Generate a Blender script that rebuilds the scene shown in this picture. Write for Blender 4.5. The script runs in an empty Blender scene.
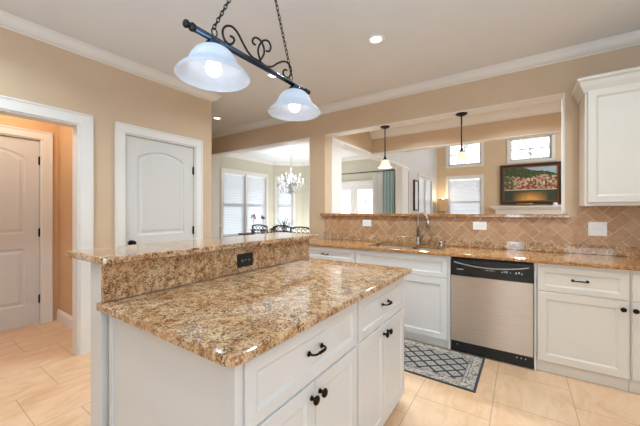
import bpy, bmesh, math, random
from mathutils import Vector, Matrix
random.seed(7)
S = bpy.context.scene
COL = S.collection
PI = math.pi

# ---------------------------------------------------------------- camera, world, light, exposure
cam_d = bpy.data.cameras.new('camera')
cam = bpy.data.objects.new('camera', cam_d); COL.objects.link(cam)
cam.location = (0.0, -3.6153, 1.2964)
cam.rotation_euler = (PI/2, 0, 0.5928)
cam_d.sensor_width = 36.0
cam_d.lens = 297.23*36/640
cam_d.shift_y = -1.03/640
cam_d.clip_start = 0.02
S.camera = cam

W = bpy.data.worlds.new('sky'); S.world = W; W.use_nodes = True
wn = W.node_tree.nodes; wl = W.node_tree.links; wn.clear()
w_out = wn.new('ShaderNodeOutputWorld'); w_bg = wn.new('ShaderNodeBackground')
w_tc = wn.new('ShaderNodeTexCoord'); w_sep = wn.new('ShaderNodeSeparateXYZ'); w_rmp = wn.new('ShaderNodeValToRGB')
w_map = wn.new('ShaderNodeMapRange'); w_map.inputs[1].default_value = -0.35; w_map.inputs[2].default_value = 0.35
wl.new(w_tc.outputs['Generated'], w_sep.inputs[0]); wl.new(w_sep.outputs['Z'], w_map.inputs[0])
wl.new(w_map.outputs[0], w_rmp.inputs[0]); wl.new(w_rmp.outputs[0], w_bg.inputs[0]); wl.new(w_bg.outputs[0], w_out.inputs[0])
w_rmp.color_ramp.elements[0].color = (0.42, 0.52, 0.58, 1)
w_rmp.color_ramp.elements[1].color = (0.90, 0.95, 1.0, 1); w_rmp.color_ramp.elements[1].position = 0.55
e = w_rmp.color_ramp.elements.new(0.40); e.color = (0.62, 0.72, 0.80, 1)
w_bg.inputs[1].default_value = 4.6

def area(name, loc, rot, sx, sy, power, col=(1, 1, 1), shape='RECTANGLE', spread=PI):
    l = bpy.data.lights.new(name, 'AREA'); l.shape = shape; l.size = sx; l.size_y = sy
    l.energy = power; l.color = col; l.spread = spread
    o = bpy.data.objects.new(name, l); COL.objects.link(o); o.location = loc; o.rotation_euler = rot
    return o
# soft fill added at unseen kitchen windows behind and right of the camera
area('window_fill_front', (-0.15, -6.42, 1.35), (-PI/2, 0, PI), 0.30, 2.2, 11, (0.50, 0.77, 1.0))
area('window_fill_front', (1.45, -6.42, 1.55), (-PI/2, 0, PI), 1.0, 1.8, 3, (0.50, 0.77, 1.0))
area('window_fill_right', (2.65, -3.6, 1.55), (0, PI/2, 0), 1.8, 2.2, 12, (0.50, 0.77, 1.0))
# added fill light behind the camera, aimed up at the ceiling
area('ceiling_fill', (0.2, -4.4, 1.2), (PI, 0, 0), 2.4, 1.6, 108, (0.50, 0.77, 1.0))
area('dining_fill', (-4.7, 2.85, 0.35), (PI, 0, 0), 2.0, 0.8, 58, (0.92, 0.96, 1.0))  # added fill, low behind the table, aimed up to brighten the dining ceiling
area('passage_fill', (3.2, 0.9, 1.3), (0, PI/2, 0), 2.0, 1.1, 28, (0.80, 0.92, 1.0))  # added side fill for the passage crown and soffit, no window behind it
# side fill added out of sight to brighten the family room, no window there
area('family_fill', (2.9, 4.4, 2.6), (0, PI/2, 0), 3.0, 3.4, 150, (0.80, 0.92, 1.0))

S.view_settings.view_transform = 'Standard'
S.view_settings.look = 'None'
S.view_settings.exposure = -0.30
S.view_settings.gamma = 1.0
S.view_settings.use_curve_mapping = False
cy = S.cycles
cy.use_denoising = True
cy.max_bounces = 10; cy.diffuse_bounces = 6; cy.glossy_bounces = 5; cy.transmission_bounces = 8; cy.transparent_max_bounces = 16
cy.sample_clamp_indirect = 6.0
cy.caustics_reflective = False; cy.caustics_refractive = False

# ---------------------------------------------------------------- node helpers and materials
def lin(h):
    h = h.lstrip('#'); c = [int(h[i:i+2], 16)/255 for i in (0, 2, 4)]
    return tuple(((x/12.92) if x <= 0.04045 else ((x+0.055)/1.055)**2.4) for x in c) + (1.0,)

class Mat:
    def __init__(s, name, rough=0.5, metal=0.0, color=None, spec=0.5):
        s.m = bpy.data.materials.new(name); s.m.use_nodes = True
        s.nt = s.m.node_tree; s.N = s.nt.nodes; s.L = s.nt.links
        s.p = s.N['Principled BSDF']
        s.p.inputs['Roughness'].default_value = rough; s.p.inputs['Metallic'].default_value = metal
        s.p.inputs['Specular IOR Level'].default_value = spec
        if color: s.p.inputs['Base Color'].default_value = color
    def n(s, t, **kw):
        x = s.N.new(t)
        for k, v in kw.items(): setattr(x, k, v)
        return x
    def link(s, a, b): s.L.new(a, b)
    def coord(s): return s.n('ShaderNodeTexCoord').outputs['Object']
    def mapping(s, vec, scale=(1, 1, 1), rot=(0, 0, 0), loc=(0, 0, 0)):
        x = s.n('ShaderNodeMapping'); s.link(vec, x.inputs[0])
        x.inputs['Scale'].default_value = scale; x.inputs['Rotation'].default_value = rot; x.inputs['Location'].default_value = loc
        return x.outputs[0]
    def noise(s, vec, scale, detail=4, rough=0.5, dist=0.0):
        x = s.n('ShaderNodeTexNoise'); s.link(vec, x.inputs['Vector'])
        x.inputs['Scale'].default_value = scale; x.inputs['Detail'].default_value = detail
        x.inputs['Roughness'].default_value = rough; x.inputs['Distortion'].default_value = dist
        return x.outputs[0]
    def voro(s, vec, scale, out='Color'):
        x = s.n('ShaderNodeTexVoronoi'); s.link(vec, x.inputs['Vector']); x.inputs['Scale'].default_value = scale
        return x.outputs[out]
    def ramp(s, fac, stops, interp='LINEAR'):
        x = s.n('ShaderNodeValToRGB'); x.color_ramp.interpolation = interp
        s.link(fac, x.inputs[0]); el = x.color_ramp.elements
        while len(el) < len(stops): el.new(0.5)
        for q, (pos, c) in zip(el, stops): q.position = pos; q.color = c
        return x.outputs[0]
    def mix(s, fac, a, b, mode='MIX'):
        x = s.n('ShaderNodeMix', data_type='RGBA', blend_type=mode)
        if isinstance(fac, (int, float)): x.inputs[0].default_value = fac
        else: s.link(fac, x.inputs[0])
        for v, i in ((a, 6), (b, 7)):
            if isinstance(v, tuple): x.inputs[i].default_value = v
            else: s.link(v, x.inputs[i])
        return x.outputs[2]
    def math(s, op, a, b=None):
        x = s.n('ShaderNodeMath', operation=op)
        for i, v in enumerate((a, b)):
            if v is None: continue
            if isinstance(v, (int, float)): x.inputs[i].default_value = v
            else: s.link(v, x.inputs[i])
        return x.outputs[0]
    def sep(s, vec):
        x = s.n('ShaderNodeSeparateXYZ'); s.link(vec, x.inputs[0]); return x.outputs
    def comb(s, a, b, c=0.0):
        x = s.n('ShaderNodeCombineXYZ')
        for i, v in enumerate((a, b, c)):
            if isinstance(v, (int, float)): x.inputs[i].default_value = v
            else: s.link(v, x.inputs[i])
        return x.outputs[0]
    def base(s, c): s.link(c, s.p.inputs['Base Color'])
    def bump(s, h, strength=0.2, dist=0.01):
        x = s.n('ShaderNodeBump'); x.inputs['Strength'].default_value = strength; x.inputs['Distance'].default_value = dist
        s.link(h, x.inputs['Height']); s.link(x.outputs[0], s.p.inputs['Normal'])

def paint(name, hexc, rough=0.55, var=0.03, bump=0.05, scale=40):
    m = Mat(name, rough); c = lin(hexc); v = m.coord()
    n = m.noise(v, 3.0, 3)
    d = tuple(x*(1-var) for x in c[:3])+(1,); u = tuple(min(1, x*(1+var)) for x in c[:3])+(1,)
    m.base(m.ramp(n, [(0.3, d), (0.7, u)]))
    if bump: m.bump(m.noise(v, scale*6, 3), bump, 0.002)
    return m.m

def emit(name, col, strength):
    m = Mat(name, 0.5); m.p.inputs['Base Color'].default_value = (1, 1, 1, 1)
    m.p.inputs['Emission Color'].default_value = col; m.p.inputs['Emission Strength'].default_value = strength
    return m.m

def metal(name, hexc, rough, metallic=1.0, var=0.1, scale=60):
    m = Mat(name, rough, metallic); c = lin(hexc)
    n = m.noise(m.coord(), scale, 3)
    m.base(m.ramp(n, [(0.3, tuple(x*(1-var) for x in c[:3])+(1,)), (0.7, tuple(min(1, x*(1+var)) for x in c[:3])+(1,))]))
    return m.m

def granite(name, cream, tan, brown, dark, sc=1.0, streak=0.5, streak_axis=(1, 1, 1), orange='#C98A4B'):
    m = Mat(name, 0.05, 0.0, spec=0.85)
    v0 = m.coord()
    w = m.n('ShaderNodeTexNoise'); m.link(v0, w.inputs['Vector']); w.inputs['Scale'].default_value = 9*sc; w.inputs['Detail'].default_value = 3
    add = m.n('ShaderNodeVectorMath', operation='MULTIPLY_ADD'); m.link(w.outputs['Color'], add.inputs[0]); add.inputs[1].default_value = (0.02/sc,)*3; m.link(v0, add.inputs[2])
    v = add.outputs[0]
    base = m.ramp(m.noise(v, 34*sc, 8, 0.82), [(0.34, lin(dark)), (0.41, lin(brown)), (0.48, lin(tan)), (0.57, lin(cream)), (0.70, lin(cream))])
    st = m.noise(m.mapping(v, streak_axis), 5.5*sc, 4, 0.6)
    base = m.mix(m.math('MULTIPLY', m.ramp(st, [(0.42, (0, 0, 0, 1)), (0.62, (1, 1, 1, 1))]), streak), base, lin(orange))
    cl = m.noise(v, 15*sc, 3, 0.55, 0.8)
    base = m.mix(m.math('MULTIPLY', m.ramp(cl, [(0.50, (0, 0, 0, 1)), (0.66, (1, 1, 1, 1))]), 0.60), base, lin(cream))
    base = m.mix(m.math('MULTIPLY', m.ramp(cl, [(0.34, (1, 1, 1, 1)), (0.46, (0, 0, 0, 1))]), 0.45), base, lin(brown))
    cs = m.sep(m.voro(v, 200*sc))
    dn = m.noise(v, 22*sc, 4, 0.65)
    dfac = m.math('MULTIPLY', m.ramp(cs[0], [(0.62, (0, 0, 0, 1)), (0.70, (1, 1, 1, 1))]), m.ramp(dn, [(0.44, (0, 0, 0, 1)), (0.56, (1, 1, 1, 1))]))
    base = m.mix(m.math('MULTIPLY', dfac, 0.85), base, lin(dark))
    lf = m.math('MULTIPLY', m.ramp(cs[1], [(0.70, (0, 0, 0, 1)), (0.74, (1, 1, 1, 1))]), 0.5)
    base = m.mix(lf, base, lin(cream))
    bs = m.sep(m.voro(m.mapping(v, (1, 1, 1), (0.4, 0.2, 0.7)), 120*sc))
    base = m.mix(m.math('MULTIPLY', m.ramp(bs[2], [(0.82, (0, 0, 0, 1)), (0.86, (1, 1, 1, 1))]), 0.6), base, lin(brown))
    blot = m.noise(v, 48*sc, 3, 0.6, 0.6)
    base = m.mix(m.math('MULTIPLY', m.ramp(blot, [(0.63, (0, 0, 0, 1)), (0.68, (1, 1, 1, 1))]), 0.85), base, lin(dark))
    m.base(base)
    return m.m

M = {}
M['tan'] = paint('tan_wall_paint', '#CBB397')
M['tan_light'] = paint('beige_wall_paint', '#D2BA9A')
M['sage'] = paint('sage_beige_paint', '#CBC7B4')
M['vest'] = paint('warm_tan_paint', '#D0AA80')
M['grey'] = paint('pale_grey_paint', '#D2CFCC')
M['ceil'] = paint('ceiling_paint', '#DDE1E6', 0.8, 0.015, 0.12)
M['ceil_d'] = paint('dining_ceiling_paint', '#EAEFF0', 0.8, 0.01, 0.03)
M['trim'] = paint('white_trim_paint', '#E2E0DC', 0.35, 0.012, 0)
M['door'] = paint('white_door_paint', '#D0CFCD', 0.38, 0.012, 0)
M['cab'] = paint('white_cabinet_paint', '#D3D2D0', 0.32, 0.012, 0)
M['cream'] = paint('cream_cabinet_paint', '#D2CBC0', 0.32, 0.012, 0)
M['white'] = paint('white_plastic', '#F2F2F0', 0.3, 0.01, 0)
M['isl'] = granite('island_granite', '#DCC09C', '#B0855A', '#7C4D28', '#301D11', 1.0, 0.55, (0.45, 1, 1), '#AC7440')
M['ctr'] = granite('counter_granite', '#CFA270', '#A97440', '#7C4A22', '#301D10', 1.0, 0.6, (0.3, 1, 1), '#B47436')
M['bronze'] = metal('dark_bronze', '#2C2119', 0.35)
M['iron'] = metal('black_iron', '#2A2A2C', 0.45, 0.8)
M['bluebar'] = metal('polished_gunmetal', '#3C4656', 0.22, 0.9)
M['nickel'] = metal('brushed_nickel', '#B5AEA4', 0.28)
M['chrome'] = metal('chrome', '#C9C9CB', 0.12)
M['black'] = metal('black_plastic', '#0C0C0D', 0.42, 0.0)
M['blackgloss'] = metal('black_gloss', '#08090B', 0.22, 0.0)
M['mark'] = paint('pale_grey_print', '#B9BEC4', 0.5, 0.01, 0)
M['lead'] = metal('grey_lead_came', '#87919A', 0.5, 0.0)
M['wood'] = metal('dark_walnut', '#33201A', 0.35, 0.0, 0.3, 14)
M['tablewood'] = metal('dark_table_wood', '#5A4332', 0.3, 0.0, 0.3, 14)
M['gold'] = metal('gold_metal', '#C8964A', 0.3)
M['copper'] = metal('copper_liner', '#7D5238', 0.4, 0.5)
M['bulb'] = emit('lit_bulb', (1.0, 0.97, 0.92, 1), 6.0)
M['candle_bulb'] = emit('lit_candle_bulb', (1.0, 0.96, 0.90, 1), 1.6)
M['can'] = emit('lit_downlight', (1.0, 0.93, 0.82, 1), 5.0)
M['leaf'] = paint('green_leaf', '#5E7B4E', 0.45, 0.2, 0)
M['petal'] = paint('magenta_petal', '#B0609A', 0.5, 0.15, 0)
M['pale_leaf'] = paint('grey_green_leaf', '#8FA096', 0.5, 0.2, 0)
M['pot'] = paint('white_ceramic', '#DDD8CE', 0.3, 0.02, 0)
M['bark'] = paint('tree_bark', '#B4AEAB', 0.9, 0.15, 0)
M['pane_paper'] = paint('pale_picture_paper', '#E6E8EA', 0.4, 0.02, 0)

def mk_steel():
    m = Mat('brushed_stainless_steel', 0.36, 1.0)
    v = m.mapping(m.coord(), (2, 2, 260))
    n = m.noise(v, 3.0, 3)
    m.base(m.ramp(n, [(0.3, lin('#B2A291')), (0.7, lin('#C8B8A8'))]))
    m.p.inputs['Anisotropic'].default_value = 0.95
    m.p.inputs['Anisotropic Rotation'].default_value = 0.25
    m.bump(n, 0.04, 0.001)
    return m.m
M['steel'] = mk_steel()

def mk_sinksteel():
    m = Mat('sink_steel', 0.3, 1.0); n = m.noise(m.mapping(m.coord(), (120, 2, 2)), 3, 2)
    m.base(m.ramp(n, [(0.3, lin('#A8A39C')), (0.7, lin('#C4C0BA'))])); return m.m
M['sink'] = mk_sinksteel()

def mk_floor():
    m = Mat('peach_travertine_tile', 0.3, 0.0)
    v = m.coord(); s = m.sep(v)
    vec = m.comb(m.math('ADD', s[1], 0.8125), m.math('SUBTRACT', s[0], 0.30))
    b = m.n('ShaderNodeTexBrick'); m.link(vec, b.inputs['Vector'])
    b.offset = 0.5; b.offset_frequency = 2; b.squash = 1.0
    b.inputs['Scale'].default_value = 1.0; b.inputs['Mortar Size'].default_value = 0.0028; b.inputs['Mortar Smooth'].default_value = 0.2
    b.inputs['Bias'].default_value = 0.0; b.inputs['Brick Width'].default_value = 0.455; b.inputs['Row Height'].default_value = 0.455
    b.inputs['Color1'].default_value = (0.35, 0.35, 0.35, 1); b.inputs['Color2'].default_value = (0.65, 0.65, 0.65, 1)
    wob = m.noise(v, 1.6, 2)
    vv = m.mapping(v, (2.6, 0.9, 1), (0, 0, 0.5))
    tone = m.noise(vv, 3.2, 6, 0.62, 1.2)
    c = m.ramp(tone, [(0.30, lin('#CDA279')), (0.47, lin('#DDB68F')), (0.60, lin('#E6C4A1')), (0.75, lin('#DAB089'))])
    c = m.mix(0.35, c, m.ramp(wob, [(0.35, lin('#D5A87F')), (0.65, lin('#E8CAAA'))]))
    c = m.mix(0.10, c, b.outputs['Color'], 'OVERLAY')
    c = m.mix(m.math('MULTIPLY', b.outputs['Fac'], 0.8), c, lin('#A8896C'))
    m.base(c)
    m.bump(m.math('SUBTRACT', 1.0, b.outputs['Fac']), 0.25, 0.003)
    return m.m
M['floor'] = mk_floor()

def mk_tile():
    m = Mat('travertine_splash_tile', 0.4)
    v = m.coord(); g = m.n('ShaderNodeNewGeometry')
    c = m.ramp(g.outputs['Random Per Island'], [(0.0, lin('#A47C59')), (0.35, lin('#B98F6B')), (0.7, lin('#C59D78')), (1.0, lin('#AE8560'))])
    n = m.noise(v, 30, 5, 0.65)
    c = m.mix(0.4, c, m.ramp(n, [(0.35, lin('#9C7350')), (0.65, lin('#CBA682'))]))
    m.base(c); m.bump(n, 0.1, 0.002)
    return m.m
M['tile'] = mk_tile()
M['grout'] = paint('beige_grout', '#DCC7AC', 0.8, 0.04, 0.1)

def mk_glass(name='window_glass'):
    m = Mat(name, 0.0)
    tr = m.n('ShaderNodeBsdfTransparent'); gl = m.n('ShaderNodeBsdfGlossy'); gl.inputs['Roughness'].default_value = 0.02
    fr = m.n('ShaderNodeFresnel'); fr.inputs[0].default_value = 1.35
    mx = m.n('ShaderNodeMixShader'); m.link(fr.outputs[0], mx.inputs[0]); m.link(tr.outputs[0], mx.inputs[1]); m.link(gl.outputs[0], mx.inputs[2])
    m.link(mx.outputs[0], m.N['Material Output'].inputs[0]); return m.m
M['glass'] = mk_glass()

def mk_translucent(name, hexc, amount=0.5, rough=0.4, gloss=0.06, glow=0.0):
    m = Mat(name, rough)
    v = m.coord(); n = m.noise(v, 22, 4, 0.6); c0 = lin(hexc)
    c = m.ramp(n, [(0.3, tuple(x*0.93 for x in c0[:3])+(1,)), (0.7, c0)])
    d = m.n('ShaderNodeBsdfDiffuse'); t = m.n('ShaderNodeBsdfTranslucent'); g = m.n('ShaderNodeBsdfGlossy'); g.inputs['Roughness'].default_value = 0.15
    m.link(c, d.inputs[0]); m.link(c, t.inputs[0])
    a = m.n('ShaderNodeMixShader'); a.inputs[0].default_value = amount; m.link(d.outputs[0], a.inputs[1]); m.link(t.outputs[0], a.inputs[2])
    b = m.n('ShaderNodeMixShader'); b.inputs[0].default_value = gloss; m.link(a.outputs[0], b.inputs[1]); m.link(g.outputs[0], b.inputs[2])
    m.link(b.outputs[0], m.N['Material Output'].inputs[0]); return m.m
M['shade'] = mk_translucent('alabaster_glass', '#E6EBF4', 0.4)
M['shade_warm'] = mk_translucent('frosted_bell_glass', '#F4EEE2', 0.5)
M['blind'] = mk_translucent('white_blind_slats', '#F4F5F6', 0.6, gloss=0.02)
M['sheer'] = mk_translucent('sheer_white_fabric', '#FAFAF8', 0.25, gloss=0.0)
M['teal'] = mk_translucent('teal_curtain_fabric', '#A9C6C9', 0.15, gloss=0.0)
M['lampshade'] = mk_translucent('amber_lampshade', '#E6CFA8', 0.5, gloss=0.02)
M['crystal'] = mk_translucent('clear_crystal', '#EEF2F6', 0.5, gloss=0.35)

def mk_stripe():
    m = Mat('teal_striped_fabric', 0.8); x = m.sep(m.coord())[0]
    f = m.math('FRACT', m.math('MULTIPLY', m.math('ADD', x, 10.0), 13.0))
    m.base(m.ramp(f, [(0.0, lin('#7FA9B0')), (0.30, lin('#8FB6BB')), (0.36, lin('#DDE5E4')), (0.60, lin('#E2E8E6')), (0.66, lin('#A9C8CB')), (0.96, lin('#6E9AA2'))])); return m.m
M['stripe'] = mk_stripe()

def mk_rug():
    m = Mat('woven_mat', 0.9); v = m.coord(); s = m.sep(v)
    HX, HY = 0.50, 0.30
    ax = m.math('ABSOLUTE', s[0]); ay = m.math('ABSOLUTE', s[1])
    edge = m.math('MINIMUM', m.math('SUBTRACT', HX, ax), m.math('SUBTRACT', HY, ay))     # distance from the rim
    px, py = 0.132, 0.118
    u = m.math('DIVIDE', s[0], px); w = m.math('DIVIDE', s[1], py)
    def band(a):                                   # 0 in the middle of a diamond, .5 on its border
        f = m.math('FRACT', m.math('ADD', a, 100.0)); return m.math('ABSOLUTE', m.math('SUBTRACT', f, 0.5))
    d1 = band(m.math('ADD', u, w)); d2 = band(m.math('SUBTRACT', u, w))
    dm = m.math('MAXIMUM', d1, d2)
    zig = m.noise(v, 160, 2)
    line = m.math('GREATER_THAN', m.math('ADD', dm, m.math('MULTIPLY', m.math('SUBTRACT', zig, 0.5), 0.08)), 0.392)
    mid = m.math('LESS_THAN', dm, 0.09)
    weave = m.noise(v, 420, 2)
    tint = m.noise(m.mapping(v, (1, 1, 1)), 9, 2)
    inner = m.mix(tint, lin('#8C8680'), lin('#B8AEA2'))
    inner = m.mix(m.math('MULTIPLY', mid, 0.7), inner, lin('#4E545E'))
    inner = m.mix(line, inner, lin('#2A2E34'))
    pe = m.noise(v, 55, 3, 0.6)
    bord = m.ramp(pe, [(0.42, lin('#76706E')), (0.50, lin('#B2A698')), (0.62, lin('#CBBEAE'))])
    c = m.mix(m.math('LESS_THAN', edge, 0.105), inner, bord)
    l1 = m.math('LESS_THAN', m.math('ABSOLUTE', m.math('SUBTRACT', edge, 0.105)), 0.004)
    l2 = m.math('LESS_THAN', m.math('ABSOLUTE', m.math('SUBTRACT', edge, 0.082)), 0.003)
    c = m.mix(m.math('MAXIMUM', l1, l2), c, lin('#6C6A6E'))
    c = m.mix(m.math('LESS_THAN', edge, 0.016), c, lin('#3A3E46'))
    c = m.mix(0.2, c, m.ramp(weave, [(0.3, (0.2, 0.2, 0.2, 1)), (0.7, (0.8, 0.8, 0.8, 1))]), 'OVERLAY')
    m.base(c); m.bump(weave, 0.3, 0.002)
    return m.m
M['rug'] = mk_rug()

def mk_canvas():
    m = Mat('painted_canvas', 0.35)
    a = m.n('ShaderNodeVertexColor'); a.layer_name = 'Col'
    n = m.noise(m.coord(), 60, 3)
    m.base(m.mix(0.35, a.outputs[0], m.ramp(n, [(0.3, (0.15, 0.15, 0.15, 1)), (0.7, (0.85, 0.85, 0.85, 1))]), 'OVERLAY')); return m.m
M['canvas'] = mk_canvas()

# ---------------------------------------------------------------- mesh helpers
class MB:
    def __init__(s): s.bm = bmesh.new()
    def merge(s, t):
        me = bpy.data.meshes.new('tmp'); t.to_mesh(me); t.free(); s.bm.from_mesh(me); bpy.data.meshes.remove(me); return s
    def box(s, x0, x1, y0, y1, z0, z1, bev=0.0, seg=2):
        t = bmesh.new(); bmesh.ops.create_cube(t, size=1)
        for v in t.verts: v.co = Vector(((x0+x1)/2+v.co.x*(x1-x0), (y0+y1)/2+v.co.y*(y1-y0), (z0+z1)/2+v.co.z*(z1-z0)))
        if bev: bmesh.ops.bevel(t, geom=list(t.edges), offset=bev, segments=seg, profile=0.6, affect='EDGES')
        return s.merge(t)
    def prism(s, pts, z0, z1, bev=0.0, axis='Z', seg=2):
        # pts is a 2D outline, extruded along the axis
        t = bmesh.new()
        f = {'Z': lambda a, b, c: (a, b, c), 'Y': lambda a, b, c: (a, c, b), 'X': lambda a, b, c: (c, a, b)}[axis]
        lo = [t.verts.new(f(a, b, z0)) for a, b in pts]; hi = [t.verts.new(f(a, b, z1)) for a, b in pts]
        n = len(pts); t.faces.new(lo); t.faces.new(hi)
        for i in range(n): t.faces.new((lo[i], lo[(i+1) % n], hi[(i+1) % n], hi[i]))
        bmesh.ops.recalc_face_normals(t, faces=t.faces)
        if bev:
            ed = [e for e in t.edges if len({e.verts[0] in lo, e.verts[1] in lo}) == 1]
            bmesh.ops.bevel(t, geom=ed, offset=bev, segments=seg, profile=0.6, affect='EDGES')
        return s.merge(t)
    def lathe(s, prof, c=(0, 0, 0), seg=32, rot=None, closed=False):
        t = bmesh.new(); rings = []
        for r, z in prof:
            if r < 1e-5: rings.append([t.verts.new((0, 0, z))])
            else: rings.append([t.verts.new((r*math.cos(2*PI*k/seg), r*math.sin(2*PI*k/seg), z)) for k in range(seg)])
        for a, b in zip(rings, rings[1:]):
            for k in range(seg):
                q = (k+1) % seg
                if len(a) == 1 and len(b) == 1: continue
                if len(a) == 1: t.faces.new((a[0], b[k], b[q]))
                elif len(b) == 1: t.faces.new((a[k], b[0], a[q]))
                else: t.faces.new((a[k], b[k], b[q], a[q]))
        bmesh.ops.recalc_face_normals(t, faces=t.faces)
        if rot is not None: bmesh.ops.transform(t, matrix=rot.to_4x4(), verts=t.verts)
        bmesh.ops.translate(t, vec=Vector(c), verts=t.verts)
        for f in t.faces: f.smooth = True
        return s.merge(t)
    def tube(s, pts, r, seg=8, cyclic=False, cap=True):
        pts = [Vector(p) for p in pts]; n = len(pts)
        rad = r if isinstance(r, (list, tuple)) else [r]*n
        t = bmesh.new(); rings = []; up = None
        for i, p in enumerate(pts):
            if cyclic: d = pts[(i+1) % n]-pts[i-1]
            else: d = pts[min(i+1, n-1)]-pts[max(i-1, 0)]
            d.normalize()
            if up is None: up = Vector((0, 0, 1)) if abs(d.z) < 0.9 else Vector((1, 0, 0))
            a = (up-d*up.dot(d)).normalized(); b = d.cross(a); up = a
            rings.append([t.verts.new(p+(a*math.cos(2*PI*k/seg)+b*math.sin(2*PI*k/seg))*rad[i]) for k in range(seg)])
        m = n if cyclic else n-1
        for i in range(m):
            a, b = rings[i], rings[(i+1) % n]
            for k in range(seg): t.faces.new((a[k], a[(k+1) % seg], b[(k+1) % seg], b[k]))
        if cap and not cyclic: t.faces.new(rings[0]); t.faces.new(rings[-1])
        bmesh.ops.recalc_face_normals(t, faces=t.faces)
        for f in t.faces: f.smooth = True
        return s.merge(t)
    def sweep(s, prof, path, side=1):
        # prof: closed outline (out, z); path: horizontal polyline (x, y); out lies to the left when side = 1
        t = bmesh.new(); P = [Vector(p) for p in path]; n = len(P); rings = []
        for i, p in enumerate(P):
            ds = []
            if i > 0: ds.append((P[i]-P[i-1]).normalized())
            if i < n-1: ds.append((P[i+1]-P[i]).normalized())
            ns = [Vector((-d.y, d.x))*side for d in ds]
            nn = sum(ns, Vector((0, 0))); nn.normalize(); k = 1/max(0.3, nn.dot(ns[0]))
            rings.append([t.verts.new((p.x+nn.x*o*k, p.y+nn.y*o*k, z)) for o, z in prof])
        m = len(prof)
        for a, b in zip(rings, rings[1:]):
            for k in range(m): t.faces.new((a[k], a[(k+1) % m], b[(k+1) % m], b[k]))
        t.faces.new(rings[0]); t.faces.new(rings[-1])
        bmesh.ops.recalc_face_normals(t, faces=t.faces)
        return s.merge(t)
    def panel(s, x0, x1, z0, z1, y, rail, depth=0.008, slope=0.012, thick=0.02, inner=None):
        # a frame and panel front: face at local y, body behind it
        t = bmesh.new()
        def ring(ins, yy): return [t.verts.new((a, yy, b)) for a, b in ((x0+ins, z0+ins), (x1-ins, z0+ins), (x1-ins, z1-ins), (x0+ins, z1-ins))]
        e = 0.0025
        R = [ring(0, y+thick), ring(0, y+e), ring(e, y), ring(rail, y), ring(rail+0.002, y+0.003), ring(rail+slope, y+depth)]
        for a, b in zip(R, R[1:]):
            for k in range(4): t.faces.new((a[k], a[(k+1) % 4], b[(k+1) % 4], b[k]))
        t.faces.new(R[0]); t.faces.new(R[-1])
        bmesh.ops.recalc_face_normals(t, faces=t.faces)
        return s.merge(t)
    def move(s, mat): bmesh.ops.transform(s.bm, matrix=mat, verts=s.bm.verts); return s
    def build(s, name, mat, parent=None, loc=None, rotz=0.0, smooth=False):
        me = bpy.data.meshes.new(name); s.bm.to_mesh(me); s.bm.free()
        if mat: me.materials.append(mat)
        if smooth:
            for p in me.polygons: p.use_smooth = True
        o = bpy.data.objects.new(name, me); COL.objects.link(o)
        if parent: o.parent = parent
        if loc: o.location = loc
        if rotz: o.rotation_euler = (0, 0, rotz)
        return o

def empty(name, loc, label, cat, rotz=0.0, group=None):
    o = bpy.data.objects.new(name, None); o.empty_display_size = 0.1; COL.objects.link(o)
    o.location = loc; o.rotation_euler = (0, 0, rotz); return tag(o, label, cat, group)
def tag(o, label, cat, group=None, kind=None):
    if label: o['label'] = label
    if cat: o['category'] = cat
    if group: o['group'] = group
    if kind: o['kind'] = kind
    return o
def struct(o, label=None): o['kind'] = 'structure'; o['category'] = 'structure'; o['label'] = label or o.name.split('.')[0].replace('_', ' '); return o
def copy_tree(o, parent=None):
    c = o.copy(); COL.objects.link(c)
    if parent: c.parent = parent
    for ch in list(o.children): copy_tree(ch, c)
    return c

def rounded(x0, x1, y0, y1, r, seg=6, corners=(1, 1, 1, 1)):
    out = []
    for (cx, cy_, a0, on) in ((x0, y0, PI, corners[0]), (x1, y0, 1.5*PI, corners[1]), (x1, y1, 0, corners[2]), (x0, y1, 0.5*PI, corners[3])):
        if not on: out.append((cx, cy_)); continue
        ox = cx+(r if cx == x0 else -r); oy = cy_+(r if cy_ == y0 else -r)
        for k in range(seg+1):
            a = a0+0.5*PI*k/seg; out.append((ox+r*math.cos(a), oy+r*math.sin(a)))
    return out

# ================================================================= STRUCTURE
CZ = 2.805                                          # ceiling height
def wall(name, origin, rotz, length, z1, thick, holes, mat, label, z0=0.0):
    # local x along the wall, the room side faces local -y
    xs = sorted({0.0, length}|{h[0] for h in holes}|{h[1] for h in holes}); zs = sorted({z0, z1}|{h[2] for h in holes}|{h[3] for h in holes})
    b = MB()
    for xa, xb in zip(xs, xs[1:]):
        run = None
        for za, zb in zip(zs, zs[1:]):
            mx, mz = (xa+xb)/2, (za+zb)/2
            if any(h[0] < mx < h[1] and h[2] < mz < h[3] for h in holes):
                if run: b.box(xa, xb, 0, thick, *run); run = None
            else: run = (run[0], zb) if run else (za, zb)
        if run: b.box(xa, xb, 0, thick, *run)
    return struct(b.build(name, mat, None, origin, rotz), label)

struct(MB().box(-6.6, 3.4, -6.7, 7.4, -0.10, 0).build('floor', M['floor']), 'peach stone tile floor')
struct(MB().box(-6.5, 3.0, -6.7, 0.0, CZ, CZ+0.1).build('ceiling', M['ceil']), 'kitchen ceiling')
struct(MB().box(-6.5, -2.35, 0.0, 4.0, CZ, CZ+0.1).build('ceiling', M['ceil_d']), 'dining room ceiling')
struct(MB().box(-2.35, 3.4, 0.0, 1.65, CZ, CZ+0.1).build('ceiling', M['ceil']), 'passage ceiling behind the sink wall')
struct(MB().box(-2.6, 3.4, 1.65, 7.2, 4.7, 4.8).build('ceiling', M['ceil']), 'family room ceiling')

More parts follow.
